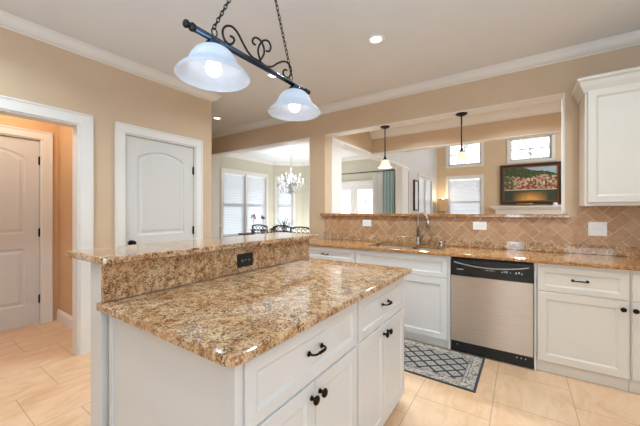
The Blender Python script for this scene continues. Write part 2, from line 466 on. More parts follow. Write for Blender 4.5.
# the sink wall: dining opening on the left, pass-through over the sink
DX0, DX1, PX0, PX1, HZ, TW = -4.98, -2.616, -2.35, 0.35, 2.42, 0.165
wall('wall_back', (-6.4, 0, 0), 0, 9.4, CZ, TW, [(DX0+6.4, DX1+6.4, 0, HZ), (PX0+6.4, PX1+6.4, 1.24, HZ)], M['tan'], 'tan sink wall with wide openings')
t = MB(); t.box(DX0, DX0+0.012, -0.004, TW+0.004, 0, HZ); t.box(DX1-0.012, DX1, -0.004, TW+0.004, 0, HZ); t.box(DX0, DX1, -0.004, TW+0.004, HZ-0.012, HZ)
struct(t.build('trim_1', M['trim']), 'white lining of the dining opening')
t = MB(); t.box(PX1-0.012, PX1, -0.004, TW+0.004, 1.28, HZ); t.box(PX0, PX1-0.012, -0.002, TW+0.004, HZ-0.010, HZ)
struct(t.build('trim_2', M['trim']), 'white lining of the pass-through')

XL = -3.3135
VY0, VY1 = -3.62, -2.60                              # cased opening
PY0, PY1 = -2.232, -1.440                            # pantry door hole
wall('wall_left', (XL, -6.6, 0), PI/2, 6.6-1.209, CZ, 0.12, [(VY0+6.6, VY1+6.6, 0, 2.09), (PY0+6.6, PY1+6.6, 0, 2.098)], M['tan'], 'tan wall with pantry door and cased opening')
wall('wall_left_return', (XL-0.12, -1.209, 0), PI, 2.9, CZ, 0.12, [], M['tan'], 'tan return wall behind pantry')
wall('wall_pantry', (XL-0.9, -2.1, 0), PI/2, 0.75, CZ, 0.1, [], M['tan'], 'pantry back wall')
wall('wall_right', (2.75, 0, 0), -PI/2, 6.6, CZ, 0.15, [(2.5, 4.7, 0.65, 2.45)], M['tan'], 'right kitchen wall outside the frame')
wall('wall_front', (2.75, -6.5, 0), PI, 6.2, CZ, 0.15, [(0.8, 1.8, 0.65, 2.45), (2.66, 3.08, 0.25, 2.45)], M['tan'], 'kitchen wall behind the camera')
# vestibule
VX = -4.62
wall('wall_vestibule', (VX, -4.3, 0), PI/2, 2.0, CZ, 0.1, [(4.3-3.345, 4.3-2.553, 0, 2.14)], M['vest'], 'vestibule end wall')
wall('light_block_vestibule', (VX-0.35, -4.3, 0), PI/2, 2.0, CZ, 0.1, [], M['vest'], 'unseen light block added behind the vestibule door')  # unseen wall added to stop sky light leaking under the vestibule door
wall('wall_vestibule_side', (VX, -2.41, 0), 0, 1.185, CZ, 0.10, [], M['vest'], 'vestibule side wall')
wall('wall_vestibule_far', (-3.44, -4.3, 0), PI, 1.18, CZ, 0.1, [], M['vest'], 'vestibule far side wall')
# dining room
wall('wall_dining', (-6.2, -1.2, 0), PI/2, 4.23, CZ, 0.15, [(1.162+1.2+0.06, 2.81+1.2-0.06, 0.66, 2.33)], M['sage'], 'dining room window wall')
BAYL = 0.62*math.sqrt(2)
wall('wall_bay', (-6.2, 3.03, 0), PI/4, BAYL, CZ, 0.15, [(0.13, 0.62, 0.66, 2.33)], M['sage'], 'angled bay wall')
wall('wall_dining_back', (-5.58, 3.65, 0), 0, 3.048, CZ, 0.15, [(5.58-4.50, 5.58-3.10, 0, 2.05)], M['sage'], 'dining room back wall with french doors')
# family room
wall('wall_family', (-2.35, 3.92, 0), PI/2, 3.1, 4.7, 0.15, [(4.80-3.92, 6.24-3.92, 0.9, 2.32)], M['grey'], 'pale grey family room wall')
wall('wall_family_upper', (-2.35, 1.80, 0), PI/2, 2.12, 4.7, 0.15, [], M['grey'], 'grey wall above the dining header', z0=CZ)
wall('wall_family_back', (-2.5, 7.0, 0), 0, 5.9, 4.7, 0.15,
     [(0.5, 1.48, 0.9, 2.41), (0.5, 1.48, 2.82, 3.54), (2.24, 3.24, 2.82, 3.50)], M['tan_light'], 'family room window wall')
wall('wall_family_right', (3.3, 7.0, 0), -PI/2, 7.0, 4.7, 0.1, [], M['tan_light'], 'family room right wall')
struct(MB().box(-2.35, 3.3, 1.65, 1.80, HZ, 4.7).build('trim_3', M['tan']), 'tan beam between passage and family room')
struct(MB().box(-2.53, -2.35, TW, 1.648, HZ, CZ).build('trim_4', M['tan']), 'tan header between passage and dining room')
struct(MB().box(-2.545, -2.335, TW+0.01, 3.90, HZ-0.035, HZ-0.001).build('trim_5', M['trim']), 'white casing under the dining header')
struct(MB().box(-2.32, 3.3, 1.645, 1.805, HZ-0.012, HZ-0.001).build('trim_6', M['trim']), 'white lining under the family room beam')

struct(MB().box(-2.53, -2.35, 1.652, 3.92, HZ, CZ).build('trim_17', M['grey']), 'pale grey header between family room and dining room')
# crown mouldings
def crown_prof(out, h, zt):
    pts = [(0, 0), (0, -h)]
    k = 8
    pts += [(0.10*out, -h), (0.14*out, -0.90*h), (0.20*out, -0.88*h)]
    for i in range(k+1):
        a = i/k; pts.append((out*(0.20+0.62*a), -h*(0.88-0.70*(a**1.7))))
    pts += [(0.90*out, -0.15*h), (0.92*out, -0.08*h), (out, -0.06*h), (out, 0)]
    return [(max(o, -0.0), zt+z) for o, z in pts]
CP = crown_prof(0.095, 0.085, CZ-0.0005)
struct(MB().sweep(CP, [(2.74, 0), (-6.2, 0)]).build('trim_7', M['trim']), 'white crown moulding on the sink wall')
struct(MB().sweep(CP, [(-6.0, -1.209), (XL, -1.209), (XL, -6.5)]).build('trim_8', M['trim']), 'white crown moulding on the pantry wall')
struct(MB().sweep(crown_prof(0.10, 0.125, CZ-0.0005), [(3.29, 1.65), (-2.35, 1.65)]).build('trim_9', M['trim']), 'white crown moulding on the beam')
struct(MB().sweep(crown_prof(0.09, 0.10, CZ-0.0005), [(-2.54, 3.65), (-5.58, 3.65), (-6.2, 3.03), (-6.2, TW)]).build('trim_10', M['trim']), 'white crown moulding in the dining room')
# baseboards
BP = [(0, 0.001), (0.018, 0.001), (0.018, 0.10), (0.012, 0.118), (0.008, 0.130), (0, 0.133)]
def baseboard(n, path, label): struct(MB().sweep(BP, path).build(n, M['trim']), label)
baseboard('baseboard_left', [(XL, -2.34), (XL, -2.495)], 'white baseboard beside the cased opening')
baseboard('baseboard_corner', [(-6.0, -1.209), (XL, -1.209), (XL, -1.335)], 'white baseboard round the pantry corner')
baseboard('baseboard_vestibule', [(XL-0.125, -2.41), (VX+0.021, -2.41)], 'tall white baseboard in the vestibule')
baseboard('baseboard_dining', [(-5.58, 3.65), (-6.2, 3.03), (-6.2, TW)], 'white dining room baseboard')
struct(MB().sweep([(0, 0.93), (0.02, 0.935), (0.025, 0.96), (0.012, 0.985), (0, 0.985)], [(-6.2, 1.15), (-6.2, TW+0.01)]).build('trim_11', M['trim']), 'white chair rail left of the dining window')

# casings: cased opening, pantry door, vestibule door (local x along the wall, facing -y)
def casing(name, origin, rotz, x0, x1, z1, w, label, jamb=0.12, th=0.02, floor_z=0.0, parent=None):
    b = MB()
    for a, c in ((x0-w, x0), (x1, x1+w)):
        b.box(a, c, -th, -0.0005, floor_z, z1, 0.004); 
    b.box(x0-w, x1+w, -th, -0.0005, z1, z1+w, 0.004)
    for a, c in ((x0-w, x0-w+0.016), (x1+w-0.016, x1+w)): b.box(a, c, -th-0.007, -th+0.002, floor_z, z1+w, 0.003)
    b.box(x0-w, x1+w, -th-0.007, -th+0.002, z1+w-0.016, z1+w, 0.003)
    if jamb:
        b.box(x0, x0+0.014, -0.004, jamb+0.004, floor_z, z1); b.box(x1-0.014, x1, -0.004, jamb+0.004, floor_z, z1); b.box(x0+0.014, x1-0.014, -0.004, jamb+0.004, z1-0.014, z1)
    o = b.build(name, M['trim'], parent, origin, rotz)
    return struct(o, label) if not parent else o
casing('trim_12', (XL, 0, 0), PI/2, VY0, VY1, 2.09, 0.10, 'white casing of the vestibule opening')
casing('trim_13', (XL, 0, 0), PI/2, PY0, PY1, 2.098, 0.088, 'white casing of the pantry door', jamb=0.10)
casing('trim_14', (VX, 0, 0), PI/2, -3.345, -2.553, 2.14, 0.09, 'white casing of the vestibule door', jamb=0.09)

# two-panel arch-top doors (local x across the leaf, facing -y)
def arch_door(name, origin, rotz, w, h, label, knob_x, hinge_x, hinges, knob_z=0.975):
    st = w*0.155
    def arch(ins, yy, t):
        a, b, z0, zs, rise = st+ins, w-st-ins, 1.05+ins, h-0.205-ins*0.7, 0.085
        pts = [(a, z0), (b, z0), (b, zs)]
        for k in range(1, 12):
            u = k/12; x = b+(a-b)*u; pts.append((x, zs+rise*(math.sin(PI*u)**0.8)))
        pts.append((a, zs)); return [t.verts.new((x, yy, z)) for x, z in pts]
    def rect(ins, yy, t):
        a, b, z0, z1 = st+ins, w-st-ins, 0.24+ins, 0.885-ins
        return [t.verts.new((x, yy, z)) for x, z in ((a, z0), (b, z0), (b, z1), (a, z1))]
    t = bmesh.new()
    def outline(yy): return [t.verts.new((x, yy, z)) for x, z in ((0, 0.004), (w, 0.004), (w, h), (0, h))]
    f0, bk = outline(0.0), outline(0.035)
    A = [arch(i, y, t) for i, y in ((0, 0), (0.014, 0.010), (0.03, 0.010), (0.055, 0.002))]
    B = [rect(i, y, t) for i, y in ((0, 0), (0.014, 0.010), (0.03, 0.010), (0.055, 0.002))]
    for R in (A, B):
        n = len(R[0])
        for p, q in zip(R, R[1:]):
            for k in range(n): t.faces.new((p[k], p[(k+1) % n], q[(k+1) % n], q[k]))
        t.faces.new(R[-1])
    for k in range(4): t.faces.new((f0[k], f0[(k+1) % 4], bk[(k+1) % 4], bk[k]))
    t.faces.new(bk)
    edges = [t.edges.get((f0[k], f0[(k+1) % 4])) for k in range(4)]
    for R in (A[0], B[0]): edges += [t.edges.get((R[k], R[(k+1) % len(R)])) for k in range(len(R))]
    bmesh.ops.triangle_fill(t, use_beauty=True, use_dissolve=False, edges=edges)
    bmesh.ops.recalc_face_normals(t, faces=t.faces)
    root = bpy.data.objects.new(name, None); COL.objects.link(root); root.location = origin; root.rotation_euler = (0, 0, rotz); struct(root, label)
    b = MB(); b.merge(t); b.build('door_leaf', M['door'], root)
    if knob_x is not None:
        k = MB(); R = Matrix.Rotation(PI/2, 3, 'X')
        k.lathe([(0, 0), (0.03, 0), (0.03, 0.006), (0.012, 0.010), (0.011, 0.03), (0.026, 0.04), (0.030, 0.052), (0.024, 0.064), (0, 0.068)], (knob_x, 0, knob_z), 20, R)
        o = k.build('door_knob', M['bronze'], root); o['label'] = 'dark bronze door knob'
    for z in hinges:
        k = MB(); k.box(hinge_x-0.006, hinge_x+0.012, -0.012, 0.0, z-0.045, z+0.045, 0.002); k.tube([(hinge_x+0.003, -0.012, z-0.05), (hinge_x+0.003, -0.012, z+0.05)], 0.006, 8)
        if z > 1.8 and name == 'door_1':
            k.tube([(hinge_x+0.003, -0.012, z+0.052), (hinge_x+0.045, -0.035, z+0.052)], 0.004, 6); k.tube([(hinge_x+0.003, -0.012, z+0.052), (hinge_x-0.03, -0.04, z+0.052)], 0.004, 6)
        k.build('hinge', M['bronze'], root)
    return root
arch_door('door_1', (XL-0.018, PY0+0.017, 0), PI/2, 0.758, 2.08, 'white two panel pantry door with arched panel', 0.055, 0.752, (1.80, 1.075, 0.28))
arch_door('door_2', (VX-0.02, -3.345+0.017, 0), PI/2, 0.758, 2.12, 'white vestibule door seen through the cased opening', 0.055, 0.752, (1.89, 1.06, 0.29))

# ---------------------------------------------------------------- windows
def window(n, origin, rotz, x0, x1, z0, z1, cols, label, thick=0.15, rail=None, muntins=None, cas=0.07, lead=False):
    # hole x0..x1, z0..z1 in a wall facing local -y
    root = bpy.data.objects.new('window_%d' % n, None); COL.objects.link(root); root.location = origin; root.rotation_euler = (0, 0, rotz); struct(root, label)
    b = MB(); w = cas
    for a, c, za, zb in ((x0-w, x0, z0-w, z1+w), (x1, x1+w, z0-w, z1+w), (x0, x1, z1, z1+w), (x0, x1, z0-w, z0)):
        b.box(a, c, -0.02, -0.001, za, zb, 0.004)
    b.box(x0-w, x1+w, -0.028, -0.018, z1+w-0.018, z1+w, 0.003)
    b.box(x0-w-0.01, x1+w+0.01, -0.05, -0.001, z0-0.025, z0, 0.004)
    b.box(x0, x0+0.012, 0, thick, z0, z1); b.box(x1-0.012, x1, 0, thick, z0, z1); b.box(x0+0.012, x1-0.012, 0, thick, z1-0.012, z1); b.box(x0+0.012, x1-0.012, 0, thick, z0, z0+0.012)
    b.build('window_frame', M['trim'], root)
    W_ = (x1-x0)/cols
    for c in range(cols):
        a, d = x0+c*W_+(0.012 if c == 0 else 0.03), x0+(c+1)*W_-(0.012 if c == cols-1 else 0.03)
        if c: 
            MB().box(x0+c*W_-0.03, x0+c*W_+0.03, -0.015, thick-0.02, z0, z1, 0.003).build('mullion', M['trim'], root)
        s = MB(); ym, yw = thick*0.55, 0.03
        for p, q, r, u in ((a, a+0.04, z0+0.012, z1-0.012), (d-0.04, d, z0+0.012, z1-0.012), (a, d, z1-0.052, z1-0.012), (a, d, z0+0.012, z0+0.06)): s.box(p, q, ym, ym+yw, r, u, 0.003)
        if rail: s.box(a, d, ym-0.008, ym+yw, rail-0.028, rail+0.028, 0.003)
        s.build('sash', M['trim'], root)
        if muntins:
            g = MB(); nx, nz = muntins; mw = 0.013 if lead else 0.009
            for k in range(1, nx): x = a+(d-a)*k/nx; g.box(x-mw, x+mw, ym+0.004, ym+0.022, z0+0.06, z1-0.05)
            for k in range(1, nz): z = z0+(z1-z0)*k/nz; g.box(a+0.04, d-0.04, ym+0.004, ym+0.022, z-mw, z+mw)
            g.build('muntin', M['lead'] if lead else M['trim'], root)
        MB().box(a+0.03, d-0.03, ym+0.010, ym+0.014, z0+0.05, z1-0.04).build('pane', M['glass'], root)
    return root

def blind(origin, rotz, x0, x1, z0, z1, y, label, group=None, pitch=0.042, tilt=0.8):
    root = empty('window_blind', origin, label, 'blind', rotz, group)
    MB().box(x0, x1, y-0.025, y+0.025, z1-0.045, z1, 0.004).build('headrail', M['white'], root)
    s = MB(); z = z0+0.05
    while z < z1-0.06:
        c, sn = math.cos(tilt)*0.025, -math.sin(tilt)*0.025
        s.prism([(y-c, z-sn-0.0012), (y+c, z+sn-0.0012), (y+c, z+sn+0.0012), (y-c, z-sn+0.0012)], x0+0.002, x1-0.004, axis='X'); z += pitch
    s.build('slats', M['blind'], root)
    MB().box(x0, x1, y-0.024, y+0.024, z0+0.005, z0+0.028, 0.004).build('bottom_rail', M['white'], root)
    l = MB()
    for x in (x0+(x1-x0)*0.18, x0+(x1-x0)*0.82): l.box(x-0.002, x+0.002, y-0.027, y-0.025, z0+0.02, z1-0.03)
    l.build('cord', M['white'], root)
    return root

wd = window(1, (-6.2, 0, 0), PI/2, 1.222, 2.75, 0.66, 2.33, 2, 'white double window of the dining room', rail=1.486)
blind((-6.2, 0, 0), PI/2, 1.24, 1.952, 0.68, 2.315, 0.03, 'white slatted blind in left half of the dining room double window')
blind((-6.2, 0, 0), PI/2, 2.02, 2.735, 0.68, 2.315, 0.03, 'white slatted blind in right half of the dining room double window')
window(2, (-6.2, 3.03, 0), PI/4, 0.13, 0.62, 0.66, 2.33, 1, 'white single window in the angled bay', rail=1.486, cas=0.06)
blind((-6.2, 3.03, 0), PI/4, 0.145, 0.605, 0.68, 2.315, 0.03, 'white slatted blind on the bay window behind the chandelier')
window(3, (-2.35, 0, 0), PI/2, 4.80, 6.24, 0.9, 2.32, 2, 'white window on the grey family room wall', rail=1.6)
blind((-2.35, 0, 0), PI/2, 4.815, 5.49, 0.92, 2.30, 0.03, 'white blind on the grey wall window, half nearer the kitchen', tilt=0.9)
blind((-2.35, 0, 0), PI/2, 5.55, 6.225, 0.92, 2.30, 0.03, 'white blind on the grey wall window, half nearer the floor lamp', tilt=0.9)
window(4, (-2.5, 7.0, 0), 0, 0.5, 1.48, 0.9, 2.41, 1, 'white lower window on the family room back wall', rail=1.62, muntins=None)
blind((-2.5, 7.0, 0), 0, 0.515, 1.465, 0.92, 2.395, 0.03, 'white blind on the family room back window right of the floor lamp', tilt=0.8)
window(5, (-2.5, 7.0, 0), 0, 0.5, 1.48, 2.82, 3.54, 1, 'high transom window over the blind', muntins=(2, 2), lead=True)
window(6, (-2.5, 7.0, 0), 0, 2.24, 3.24, 2.82, 3.50, 1, 'high transom window over the painting', muntins=(2, 2), lead=True)

# french doors (a fixed pair of glazed leaves)
fd = bpy.data.objects.new('door_3', None); COL.objects.link(fd); fd.location = (0, 3.65, 0); struct(fd, 'white french doors in the dining room')
casing('door_frame', (0, 0, 0), 0, -4.50, -3.10, 2.05, 0.09, '', jamb=0.15, parent=fd)
for a, d in ((-4.48, -3.805), (-3.795, -3.12)):
    s = MB()
    for p, q, r, u in ((a, a+0.11, 0.01, 2.03), (d-0.11, d, 0.01, 2.03), (a+0.11, d-0.11, 1.90, 2.03), (a+0.11, d-0.11, 0.01, 0.25)): s.box(p, q, 0.03, 0.07, r, u, 0.004)
    lf = s.build('door_leaf', M['trim'], fd)
    g = MB(); x = (a+d)/2; g.box(x-0.011, x+0.011, 0.04, 0.06, 0.25, 1.90)
    for k in range(1, 5): z = 0.25+1.65*k/5; g.box(a+0.11, d-0.11, 0.04, 0.06, z-0.011, z+0.011)
    g.build('muntin', M['trim'], lf)
    MB().box(a+0.10, d-0.10, 0.048, 0.052, 0.24, 1.91).build('pane', M['glass'], lf)

# square columns of the dining room
def column(name, x0, x1, y0, y1, z1, label):
    root = bpy.data.objects.new(name, None); COL.objects.link(root); struct(root, label); root.location = ((x0+x1)/2, (y0+y1)/2, 0)
    hx, hy = (x1-x0)/2, (y1-y0)/2
    MB().box(-hx, hx, -hy, hy, 0.12, z1-0.14, 0.004).build('shaft', M['trim'], root)
    b = MB()
    for k, (o, za, zb) in enumerate(((0.006, -0.14, -0.12), (0.002, -0.12, -0.075), (0.010, -0.075, -0.05), (0.020, -0.05, -0.025), (0.032, -0.025, 0))): b.box(-hx-o, hx+o, -hy-o, hy+o, z1+za, z1+zb, 0.003)
    b.build('capital', M['trim'], root)
    MB().box(-hx-0.015, hx+0.015, -hy-0.015, hy+0.015, 0, 0.12, 0.004).build('plinth', M['trim'], root)
column('trim_15', -2.53, -2.36, TW+0.035, 0.50, HZ-0.036, 'white square column beside the sink wall')
column('trim_16', -2.53, -2.36, 3.44, 3.90, HZ-0.036, 'white square column at the curtain')

# ================================================================= BACK RUN: cabinets, dishwasher, counter
FY = -0.61                                           # carcass front; doors stand 2 cm proud
def pull(parent, x, z, y, w=0.085):
    b = MB(); h = w/2
    b.tube([(x-h, y, z), (x-h, y-0.018, z), (x-h*0.75, y-0.028, z), (x-h*0.3, y-0.032, z+0.002), (x+h*0.3, y-0.032, z+0.002), (x+h*0.75, y-0.028, z), (x+h, y-0.018, z), (x+h, y, z)], [0.005, 0.004, 0.004, 0.005, 0.005, 0.004, 0.004, 0.005], 10)
    for q in (-h, h): b.lathe([(0, 0), (0.011, 0), (0.009, 0.004), (0.006, 0.006)], (x+q, y, z), 14, Matrix.Rotation(PI/2, 3, 'X'))
    for q in (-0.35, 0, 0.35): b.lathe([(0.003, -0.004), (0.0072, 0), (0.003, 0.004)], (x+q*h, y-0.032, z+0.002), 12, Matrix.Rotation(PI/2, 3, 'Y'))
    o = b.build('pull', M['bronze'], parent); o['label'] = 'dark bronze bar pull'; return o
def knob(parent, x, z, y):
    b = MB(); b.lathe([(0, 0), (0.010, 0), (0.008, 0.004), (0.006, 0.012), (0.009, 0.017), (0.0165, 0.021), (0.0175, 0.026), (0.014, 0.031), (0.006, 0.034), (0, 0.0345)], (x, y, z), 20, Matrix.Rotation(PI/2, 3, 'X'))
    o = b.build('knob', M['bronze'], parent); o['label'] = 'round dark bronze knob'; return o
def base_cabinet(loc, rotz, w, depth, label, spec, mat, top=0.882, toe=0.105, toe_in=0.03, group=None, hollow=False):
    # local: x 0..w, front of carcass at y = 0, body behind it; fronts stand at y = -0.02
    root = empty('base_cabinet', loc, label, 'cabinet', rotz, group)
    b = MB()
    if hollow:
        b.box(0.001, 0.018, -0.012, depth, toe, top); b.box(w-0.018, w-0.001, -0.012, depth, toe, top); b.box(0.018, w-0.018, 0.018, depth, toe, toe+0.018)
        b.box(0.018, w-0.018, depth-0.01, depth, toe+0.018, top); b.box(0.018, w-0.018, -0.012, 0.018, toe, top)
    else: b.box(0.001, w-0.001, -0.012, depth, toe, top)
    b.build('body', mat, root)
    MB().box(0.001, w-0.001, toe_in-0.012, depth-0.02, 0.001, toe).build('toe_kick', mat, root)
    for kind, x0, x1, z0, z1, hw in spec:
        b = MB(); rail = 0.055 if kind == 'door' else 0.042
        b.panel(x0, x1, z0, z1, -0.0225, rail, 0.008, 0.012, 0.0103)
        d = b.build(kind, mat, root)
        if hw:
            if hw[0] == 'pull': pull(d, hw[1], hw[2], -0.0225)
            else: knob(d, hw[1], hw[2], -0.0225)
    return root
base_cabinet((-2.348, FY, 0), 0, 0.812, 0.598, 'white base cabinet left of the sink cabinet, nearest the wall end',
    [('drawer', 0.02, 0.795, 0.722, 0.868, ('pull', 0.408, 0.795)), ('door', 0.02, 0.405, 0.11, 0.712, ('knob', 0.365, 0.66)), ('door', 0.410, 0.795, 0.11, 0.712, ('knob', 0.45, 0.66))], M['cab'])
base_cabinet((-1.534, FY, 0), 0, 0.975, 0.598, 'white sink base cabinet with wide false drawer front, left of the dishwasher',
    [('drawer_front', 0.012, 0.962, 0.672, 0.865, None), ('door', 0.012, 0.484, 0.085, 0.662, ('knob', 0.45, 0.60)), ('door', 0.490, 0.962, 0.085, 0.662, None)], M['cab'], toe=0.08, hollow=True)
base_cabinet((0.109, FY, 0), 0, 0.541, 0.598, 'white base cabinet right of the dishwasher with knob at its right edge',
    [('drawer', 0.008, 0.530, 0.665, 0.858, ('pull', 0.269, 0.768)), ('door', 0.008, 0.530, 0.102, 0.655, ('knob', 0.501, 0.60))], M['cream'], toe=0.095)
base_cabinet((0.651, FY, 0), 0, 0.60, 0.598, 'white base cabinet cut off by the right edge of the photo',
    [('drawer', 0.008, 0.59, 0.665, 0.858, ('pull', 0.30, 0.768)), ('door', 0.008, 0.59, 0.102, 0.655, ('knob', 0.022, 0.60))], M['cream'], toe=0.095)
# dishwasher
dw = empty('dishwasher', (-0.223, FY, 0), 'stainless steel dishwasher with black control panel under the counter', 'dishwasher')
MB().box(-0.312, 0.312, 0.004, 0.58, 0.03, 0.870).build('body', M['black'], dw)
b = MB(); b.prism(rounded(-0.314, 0.314, -0.032, 0.003, 0.006, 3), 0.112, 0.712); b.build('door', M['steel'], dw)
cp = MB().box(-0.316, 0.316, -0.030, 0.003, 0.716, 0.862, 0.003).build('control_panel', M['blackgloss'], dw)
b = MB(); pts = [(-0.285+0.57*k/16, 0) for k in range(17)]
b.tube([(x, -0.034, 0.838-0.035*(1-(x/0.285)**2)) for x, _ in pts], 0.006, 8); h = b.build('handle_rim', M['nickel'], cp)
b = MB(); up = [(-0.20+0.40*k/14, 0.848) for k in range(15)]; lo = [(x, 0.846-0.026*(1-(x/0.20)**2)) for x, _ in reversed(up)]
b.prism([p for p in up]+[p for p in lo][1:-1], -0.0325, -0.029, axis='Y'); b.build('grip_recess', M['black'], cp)
MB().box(-0.262, -0.205, -0.0306, -0.0300, 0.770, 0.776).build('brand_mark', M['mark'], cp)
for k in range(8): MB().box(-0.035+0.010*k, -0.029+0.010*k, -0.0306, -0.0300, 0.779+0.003*(k % 2), 0.784+0.003*(k % 3)).build('cycle_mark', M['mark'], cp)
for k, x in enumerate((0.095, 0.112, 0.128, 0.155, 0.195, 0.215, 0.235)):
    MB().box(x-0.005, x+0.005, -0.0312, -0.0300, 0.776+0.004*(k % 2), 0.784+0.006*(k % 3), 0.0004).build('button', M['mark'], cp)
b = MB(); b.box(-0.313, 0.313, -0.012, 0.003, 0.012, 0.108, 0.002); kp = b.build('kick_plate', M['black'], dw)
for x in (-0.26, 0.20, 0.23, 0.26): MB().lathe([(0, 0), (0.005, 0), (0.004, 0.002), (0, 0.003)], (x, -0.012, 0.075), 10, Matrix.Rotation(PI/2, 3, 'X')).build('screw', M['mark'], kp)
for x0, x1, lb in ((-0.335, -0.318, 'left'), (0.318, 0.331, 'right')):
    tag(MB().box(x0, x1, -0.02, 0.10, 0.001, 0.882).build('filler_strip', M['cab'], None, (-0.223, FY, 0)), 'narrow white filler strip standing at the %s side of the dishwasher' % lb, 'filler strip')

# counter with sink cut-out
SX0, SX1, SY0, SY1 = -1.445, -0.655, -0.525, -0.14
b = MB()
b.prism([(-2.349, -0.655), (1.26, -0.655), (1.26, SY0), (-2.349, SY0)], 0.884, 0.914)
b.prism([(-2.349, SY1), (1.26, SY1), (1.26, -0.001), (-2.349, -0.001)], 0.884, 0.914)
b.prism([(-2.349, SY0), (SX0, SY0), (SX0, SY1), (-2.349, SY1)], 0.884, 0.914)
b.prism([(SX1, SY0), (1.26, SY0), (1.26, SY1), (SX1, SY1)], 0.884, 0.914)
bmesh.ops.remove_doubles(b.bm, verts=b.bm.verts, dist=1e-5)
ed = [e for e in b.bm.edges if all(abs(v.co.y+0.655) < 1e-4 for v in e.verts) and abs(e.verts[0].co.z-e.verts[1].co.z) < 1e-4 and abs(e.verts[0].co.x-e.verts[1].co.x) > 0.5]
bmesh.ops.bevel(b.bm, geom=ed, offset=0.006, segments=2, profile=0.5, affect='EDGES')
tag(b.build('countertop', M['ctr']), 'orange brown granite countertop holding the sink along the back wall', 'countertop')
tag(MB().box(-2.349, 1.26, -0.033, -0.009, 0.9145, 0.998, 0.003).build('granite_upstand', M['isl']), 'low speckled granite strip standing on counter against the tile', 'backsplash')
# undermount double sink
sk = empty('sink', (-1.05, -0.3325, 0.7), 'stainless double bowl sink set under the granite counter', 'sink')
def bowl(x0, x1):
    t = bmesh.new(); R = []
    for ins, z, in ((0.012, 0.1835), (-0.002, 0.1835), (0.0, 0.178), (0.012, 0.03), (0.03, 0.012), (0.06, 0.008)):
        R.append([t.verts.new((x, y, z)) for x, y in rounded(x0+ins, x1-ins, -0.2+ins, 0.2-ins, max(0.01, 0.05-ins*0.3), 5)])
    R = R[1:]
    for a, c in zip(R, R[1:]):
        n = len(a)
        for k in range(n): t.faces.new((a[k], a[(k+1) % n], c[(k+1) % n], c[k]))
    t.faces.new(R[-1]); bmesh.ops.recalc_face_normals(t, faces=t.faces)
    bmesh.ops.reverse_faces(t, faces=t.faces)
    for f in t.faces: f.smooth = True
    return t
for x0, x1 in ((-0.405, 0.045), (0.07, 0.405)):
    b = MB(); b.merge(bowl(x0, x1)); bo = b.build('bowl', M['sink'], sk)
    b = MB(); b.lathe([(0, 0.009), (0.03, 0.009), (0.042, 0.012), (0.045, 0.009)], ((x0+x1)/2, 0, 0), 20); b.build('drain', M['chrome'], bo)
# faucet
fc = empty('faucet', (-0.99, -0.095, 0.914), 'tall brushed nickel gooseneck faucet behind the sink', 'faucet')
MB().lathe([(0, 0), (0.028, 0), (0.028, 0.006), (0.022, 0.012), (0.020, 0.05), (0.022, 0.085), (0.017, 0.095), (0, 0.096)], seg=24).build('base', M['nickel'], fc)
arc = [(0, 0, 0.09), (0, 0, 0.24)]+[(0.062*(1-math.cos(a))*0.94, -0.062*(1-math.cos(a))*0.34, 0.27+0.095*math.sin(a)) for a in [PI*k/12*0.95 for k in range(13)]]
MB().tube(arc, 0.0155, 14).build('spout', M['nickel'], fc)
ex = Vector(arc[-1]); MB().tube([ex, ex+Vector((0.006, -0.002, -0.03)), ex+Vector((0.012, -0.004, -0.075))], [0.017, 0.021, 0.019], 14).build('spray_head', M['nickel'], fc)
MB().tube([(0.018, -0.004, 0.055), (0.04, -0.012, 0.085), (0.066, -0.02, 0.12), (0.078, -0.024, 0.20)], [0.016, 0.014, 0.012, 0.009], 10).build('handle', M['nickel'], fc)
ag = MB(); ag.lathe([(0, 0), (0.022, 0), (0.022, 0.006), (0.017, 0.010), (0.017, 0.035), (0.020, 0.045), (0.012, 0.056), (0, 0.058)], seg=20)
ag.tube([(0, 0, 0.045), (-0.02, -0.01, 0.052), (-0.035, -0.02, 0.046)], 0.006, 8)
tag(ag.build('soap_dispenser', M['chrome'], None, (-0.735, -0.085, 0.914)), 'small chrome dispenser on the counter right of the faucet', 'dispenser')

# herringbone tile backsplash clipped to its outline
def herringbone():
    L, Wd, g = 0.18, 0.09, 0.0055
    t = bmesh.new(); c45 = math.cos(PI/4)
    def tile(x0, y0, x1, y1):
        pts = [(x0+g/2, y0+g/2), (x1-g/2, y0+g/2), (x1-g/2, y1-g/2), (x0+g/2, y1-g/2)]
        P = [((x-y)*c45-0.6, (x+y)*c45+1.1) for x, y in pts]
        cx_ = sum(p[0] for p in P)/4; cz_ = sum(p[1] for p in P)/4
        if not (-2.55 < cx_ < 1.4 and 0.85 < cz_ < 1.5): return
        lo = [t.verts.new((a, -0.0030, c)) for a, c in P]; hi = [t.verts.new((cx_+(a-cx_)*0.975, -0.0085, cz_+(c-cz_)*0.975)) for a, c in P]
        t.faces.new(hi)
        for k in range(4): t.faces.new((lo[k], lo[(k+1) % 4], hi[(k+1) % 4], hi[k]))
    for i in range(-40, 41):
        for j in range(-40, 41):
            ox, oy = i*Wd+j*L, i*Wd-j*L
            tile(ox, oy, ox+L, oy+Wd); tile(ox, oy+Wd, ox+Wd, oy+Wd+L)
    def cut(co, no):
        bmesh.ops.bisect_plane(t, geom=t.verts[:]+t.edges[:]+t.faces[:], plane_co=co, plane_no=no, clear_outer=True)
    return t, cut
def splash_piece(b, x0, x1, z0, z1):
    t, cut = herringbone()
    cut((x0, 0, 0), (-1, 0, 0)); cut((x1, 0, 0), (1, 0, 0)); cut((0, 0, z0), (0, 0, -1)); cut((0, 0, z1), (0, 0, 1))
    bmesh.ops.recalc_face_normals(t, faces=t.faces); b.merge(t)
